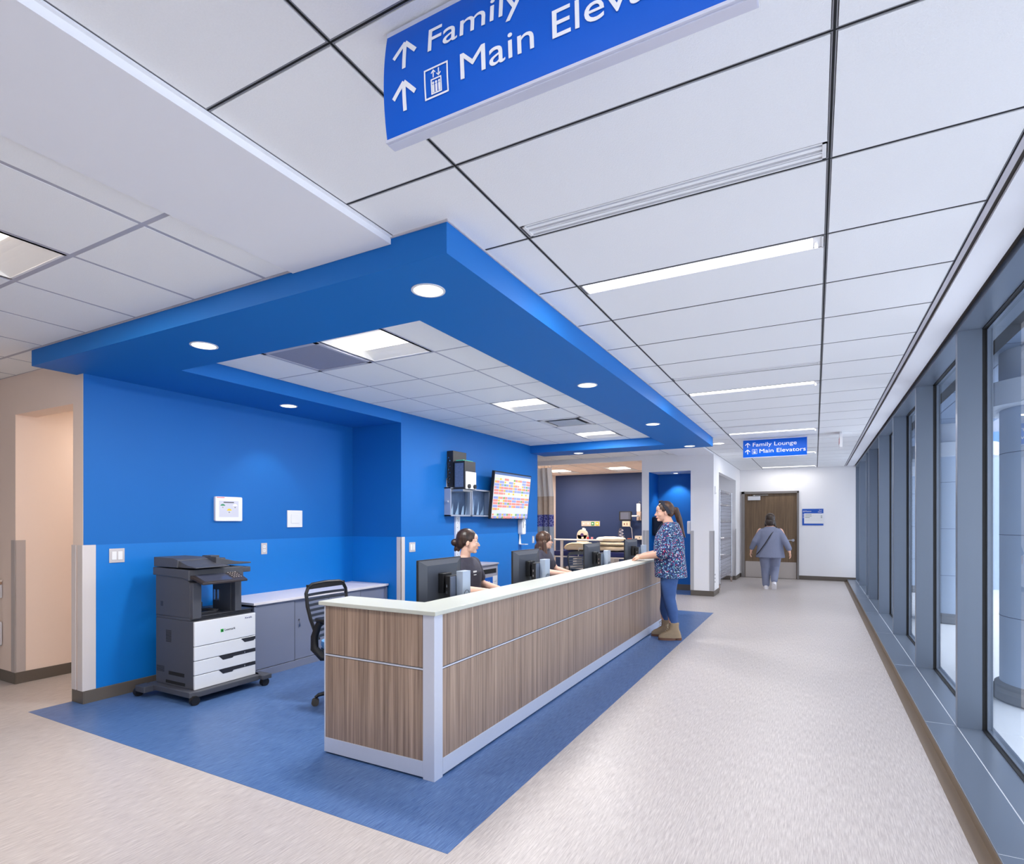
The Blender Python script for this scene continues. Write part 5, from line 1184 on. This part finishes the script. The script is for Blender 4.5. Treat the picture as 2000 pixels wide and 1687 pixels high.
for nm, (fx, fy), a in (('boot', FL, .30), ('boot', FR, .15)):
    bo = MB(); bo.M = Matrix.Translation((fx - .02, fy, 0)) @ Euler((0, 0, a)).to_matrix().to_4x4()
    bo.loft([(.045, 0, .028, .135, .046), (.045, 0, .05, .135, .048), (.035, 0, .075, .118, .045), (.012, 0, .10, .088, .046), (0, 0, .13, .062, .048), (0, 0, .17, .058, .050), (-.002, 0, .205, .060, .054), (-.002, 0, .212, .05, .045)], p=2.4, n=24)
    o = bo.build(nm, M_BOOT, t, smooth=True)
    bo = MB(); bo.M = Matrix.Translation((fx - .02, fy, 0)) @ Euler((0, 0, a)).to_matrix().to_4x4(); bo.loft([(.075, 0, .0, .108, .046), (.075, 0, .03, .110, .049)], p=2.4); bo.loft([(-.055, 0, .0, .036, .036), (-.055, 0, .03, .038, .042)], p=3); bo.build('sole', M_SOLE, o, smooth=True)
    bo = MB(); bo.M = Matrix.Translation((fx - .02, fy, 0)) @ Euler((0, 0, a)).to_matrix().to_4x4()
    for k in range(6): x = .105 - k * .012; z = .083 + k * .021; x = max(.058, x); bo.tube([(x - .004, -.022, z), (x + .008, 0, z + .006), (x - .004, .022, z)], .0026, 5)
    bo.tube([(.066, .004, .19), (.085, .03, .17), (.075, .035, .145), (.066, .0, .19), (.088, -.03, .165)], .0022, 5); bo.build('laces', mat('lace_cream', (206, 190, 160), .7), o, smooth=True)
q = MB(); q.tube([(.318 + .0, .070 + .0, 1.02), (.33, .035, 1.0), (.315, .045, .965), (.30, .085, .975), (.318, .07, 1.02)], .003, 6); q.build('bracelet', M_BLACK, t)

# person walking away towards the door
t = thing('person', 'person in blue grey clothes with a crossbody strap walking away towards the brown door', 'person', (-.83, 13.0, 0), PI / 2 + .05)
hm4 = HM((.02, 0, 1.455), -.05, .08, 0, 1.0)
b = MB(); head_skin(b, hm4, (-.01, 0, 1.30), .055)
b.loft([(0, 0, .72, .13, .19), (0, 0, .85, .13, .19), (0, 0, 1.0, .12, .17), (0, 0, 1.15, .115, .18), (-.005, 0, 1.25, .08, .17), (-.005, 0, 1.32, .05, .07)], n=24)
limb(b, [((0, .19, 1.22), .055), ((-.05, .30, 1.0), .044), ((.03, .37, .80), .028)]); hand(b, (.03, .37, .80), (.25, .25, -1), (0, 1, .2), 1, .4)
limb(b, [((0, -.19, 1.22), .055), ((-.08, -.30, .99), .044), ((-.10, -.36, .80), .028)]); hand(b, (-.10, -.36, .80), (-.1, -.3, -1), (0, -1, .2), -1, .4)
limb(b, [((0, .09, .78), .095), ((.06, .085, .45), .06), ((.0, .08, .09), .038)]); b.caps((.0, .08, .05), .035, (.12, .08, .035), .028)
limb(b, [((0, -.09, .78), .095), ((.10, -.09, .46), .06), ((-.10, -.075, .17), .038)]); b.caps((-.12, -.075, .13), .035, (-.05, -.075, .05), .028)
b.build('body', SK2, t, smooth=True, remesh=.005, sm=3)
head_parts(t, hm4, H_WK)
q = MB(); q.M = hm4; q.ell((-.022, 0, .035), .112, .097, .102, 20); q.ell((-.04, 0, -.05), .088, .098, .10, 18); q.caps((-.02, .07, -.04), .035, (.0, .085, -.12), .028); q.caps((-.02, -.07, -.04), .035, (.0, -.085, -.12), .028)
q.build('hair', H_WK, t, smooth=True, remesh=.006, sm=4)
M_SCR = mat('blue_grey_cloth', (120, 126, 150), .8, noise=(7, .08), bump=(40, .3))
q = MB(); q.loft([(-.01, 0, .66, .19, .28), (-.01, 0, .68, .19, .28), (0, 0, .85, .18, .255), (0, 0, 1.0, .165, .235), (0, 0, 1.14, .15, .22), (-.005, 0, 1.23, .12, .20), (-.01, 0, 1.29, .08, .12), (-.01, 0, 1.31, .07, .08)], n=32)
limb(q, [((0, .17, 1.20), .076), ((-.05, .29, 1.0), .064), ((.01, .355, .86), .052)], 16); limb(q, [((0, -.17, 1.20), .076), ((-.08, -.29, .99), .064), ((-.095, -.35, .86), .058)], 16)
q.build('tunic', M_SCR, t, smooth=True, remesh=.01, sm=5)
q = MB(); limb(q, [((0, .10, .74), .125), ((.06, .09, .45), .095), ((.0, .08, .10), .072)], 16); limb(q, [((0, -.10, .74), .125), ((.09, -.09, .46), .09), ((-.09, -.077, .20), .068)], 16)
q.build('trousers', M_SCR, t, smooth=True, remesh=.01, sm=4)
q = MB(); q.tube([(-.02, -.12, 1.30), (-.10, -.075, 1.24), (-.165, 0, 1.12), (-.19, .10, .95), (-.17, .20, .80), (-.06, .262, .72), (.06, .262, .74), (.17, .14, .92), (.17, .0, 1.08), (.11, -.08, 1.23), (-.02, -.12, 1.30)], .012, 8, flat=.5); q.build('shoulder_strap', M_BLACK, t, smooth=True)
M_SHOE = mat('white_shoe', (224, 222, 228), .5)
q = MB(); q.loft([(.05, .08, .0, .13, .045), (.05, .08, .03, .13, .047), (.02, .08, .07, .09, .044), (0, .08, .10, .05, .044)], p=2.5); q.build('shoe', M_SHOE, t, smooth=True)
q = MB(); q.M = Matrix.Translation((-.12, -.075, .115)) @ Euler((0, .9, 0)).to_matrix().to_4x4(); q.loft([(.05, 0, -.07, .13, .045), (.05, 0, -.04, .13, .047), (.02, 0, 0, .09, .044), (0, 0, .03, .05, .044)], p=2.5); q.build('shoe', M_SHOE, t, smooth=True)

# ------------------------------------------------------------------ outside the glass
q = MB(); q.box(1.06, -30, -.4, 60, 60, -.11); o = q.build('snow_ground', M_SNOW); struct(o, 'snow covered ground outside the glass wall')
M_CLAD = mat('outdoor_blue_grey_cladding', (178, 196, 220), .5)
M_SEAM = mat('cladding_seam', (70, 86, 112), .7)
def column(x, y, label):
    t = thing('round_column', label, 'column', (x, y, -.11), 0, 'round columns outside the windows')
    q = MB(); q.lathe([(.44, .0), (.46, .02), (.46, .08), (.43, .11), (.43, .13), (.40, .15)], n=40); q.build('plinth', mat('plinth_grey', (120, 124, 130), .7), t, smooth=True)
    q = MB(); q.lathe([(.395, .15), (.395, 2.50)], n=48); q.build('shaft', M_CLAD, t, smooth=True)
    q = MB()
    for z in (.72, 1.42, 2.12): q.lathe([(.394, z - .003), (.3965, z - .003), (.3965, z + .003), (.394, z + .003)], n=48)
    q.build('seam', M_SEAM, t)
    q = MB(); q.lathe([(.40, 2.50), (.56, 2.50), (.56, 2.70), (.40, 2.72), (.40, 2.995)], n=48); q.build('cap', mat('cap_white_cladding', (206, 216, 230), .5), t, smooth=True)
column(1.82, 6.35, 'large blue grey round column outside the nearest big window')
column(1.86, 10.9, 'round column outside seen through the second window from the right')
column(1.86, 15.2, 'farthest round column outside, beyond the distant windows')
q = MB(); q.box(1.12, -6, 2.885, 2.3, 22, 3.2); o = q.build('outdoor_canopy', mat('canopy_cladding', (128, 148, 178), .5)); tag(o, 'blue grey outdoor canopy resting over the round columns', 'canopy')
o2 = MB()
for x in (1.5, 1.9): o2.box(x - .004, -6, 2.882, x + .004, 22, 2.886)
for k in range(14): o2.box(1.12, -6 + 2 * k, 2.882, 2.3, -5.992 + 2 * k, 2.886)
o2.build('seam', M_SEAM, o)
q = MB(); q.box(1.1, 16.2, -.2, 7, 16.5, 2.87); o = q.build('wing_wall', M_CLAD); tag(o, 'blue grey outdoor wing wall beyond the far windows', 'wall')
t = thing('distant_building', 'pale distant building seen through the slit beside the column', 'building', (14, 34, -.2))
q = MB(); q.box(-9, 0, 0, 14, 8, 7); q.build('wall', mat('far_wall', (150, 160, 180), .8), t)
for k in range(8):
    for j in range(2):
        q = MB(); q.box(-8 + k * 2.7, -.05, 1 + j * 3, -6.4 + k * 2.7, .02, 2.8 + j * 3); q.build('window', mat('far_window', (96, 140, 206), .2), t)
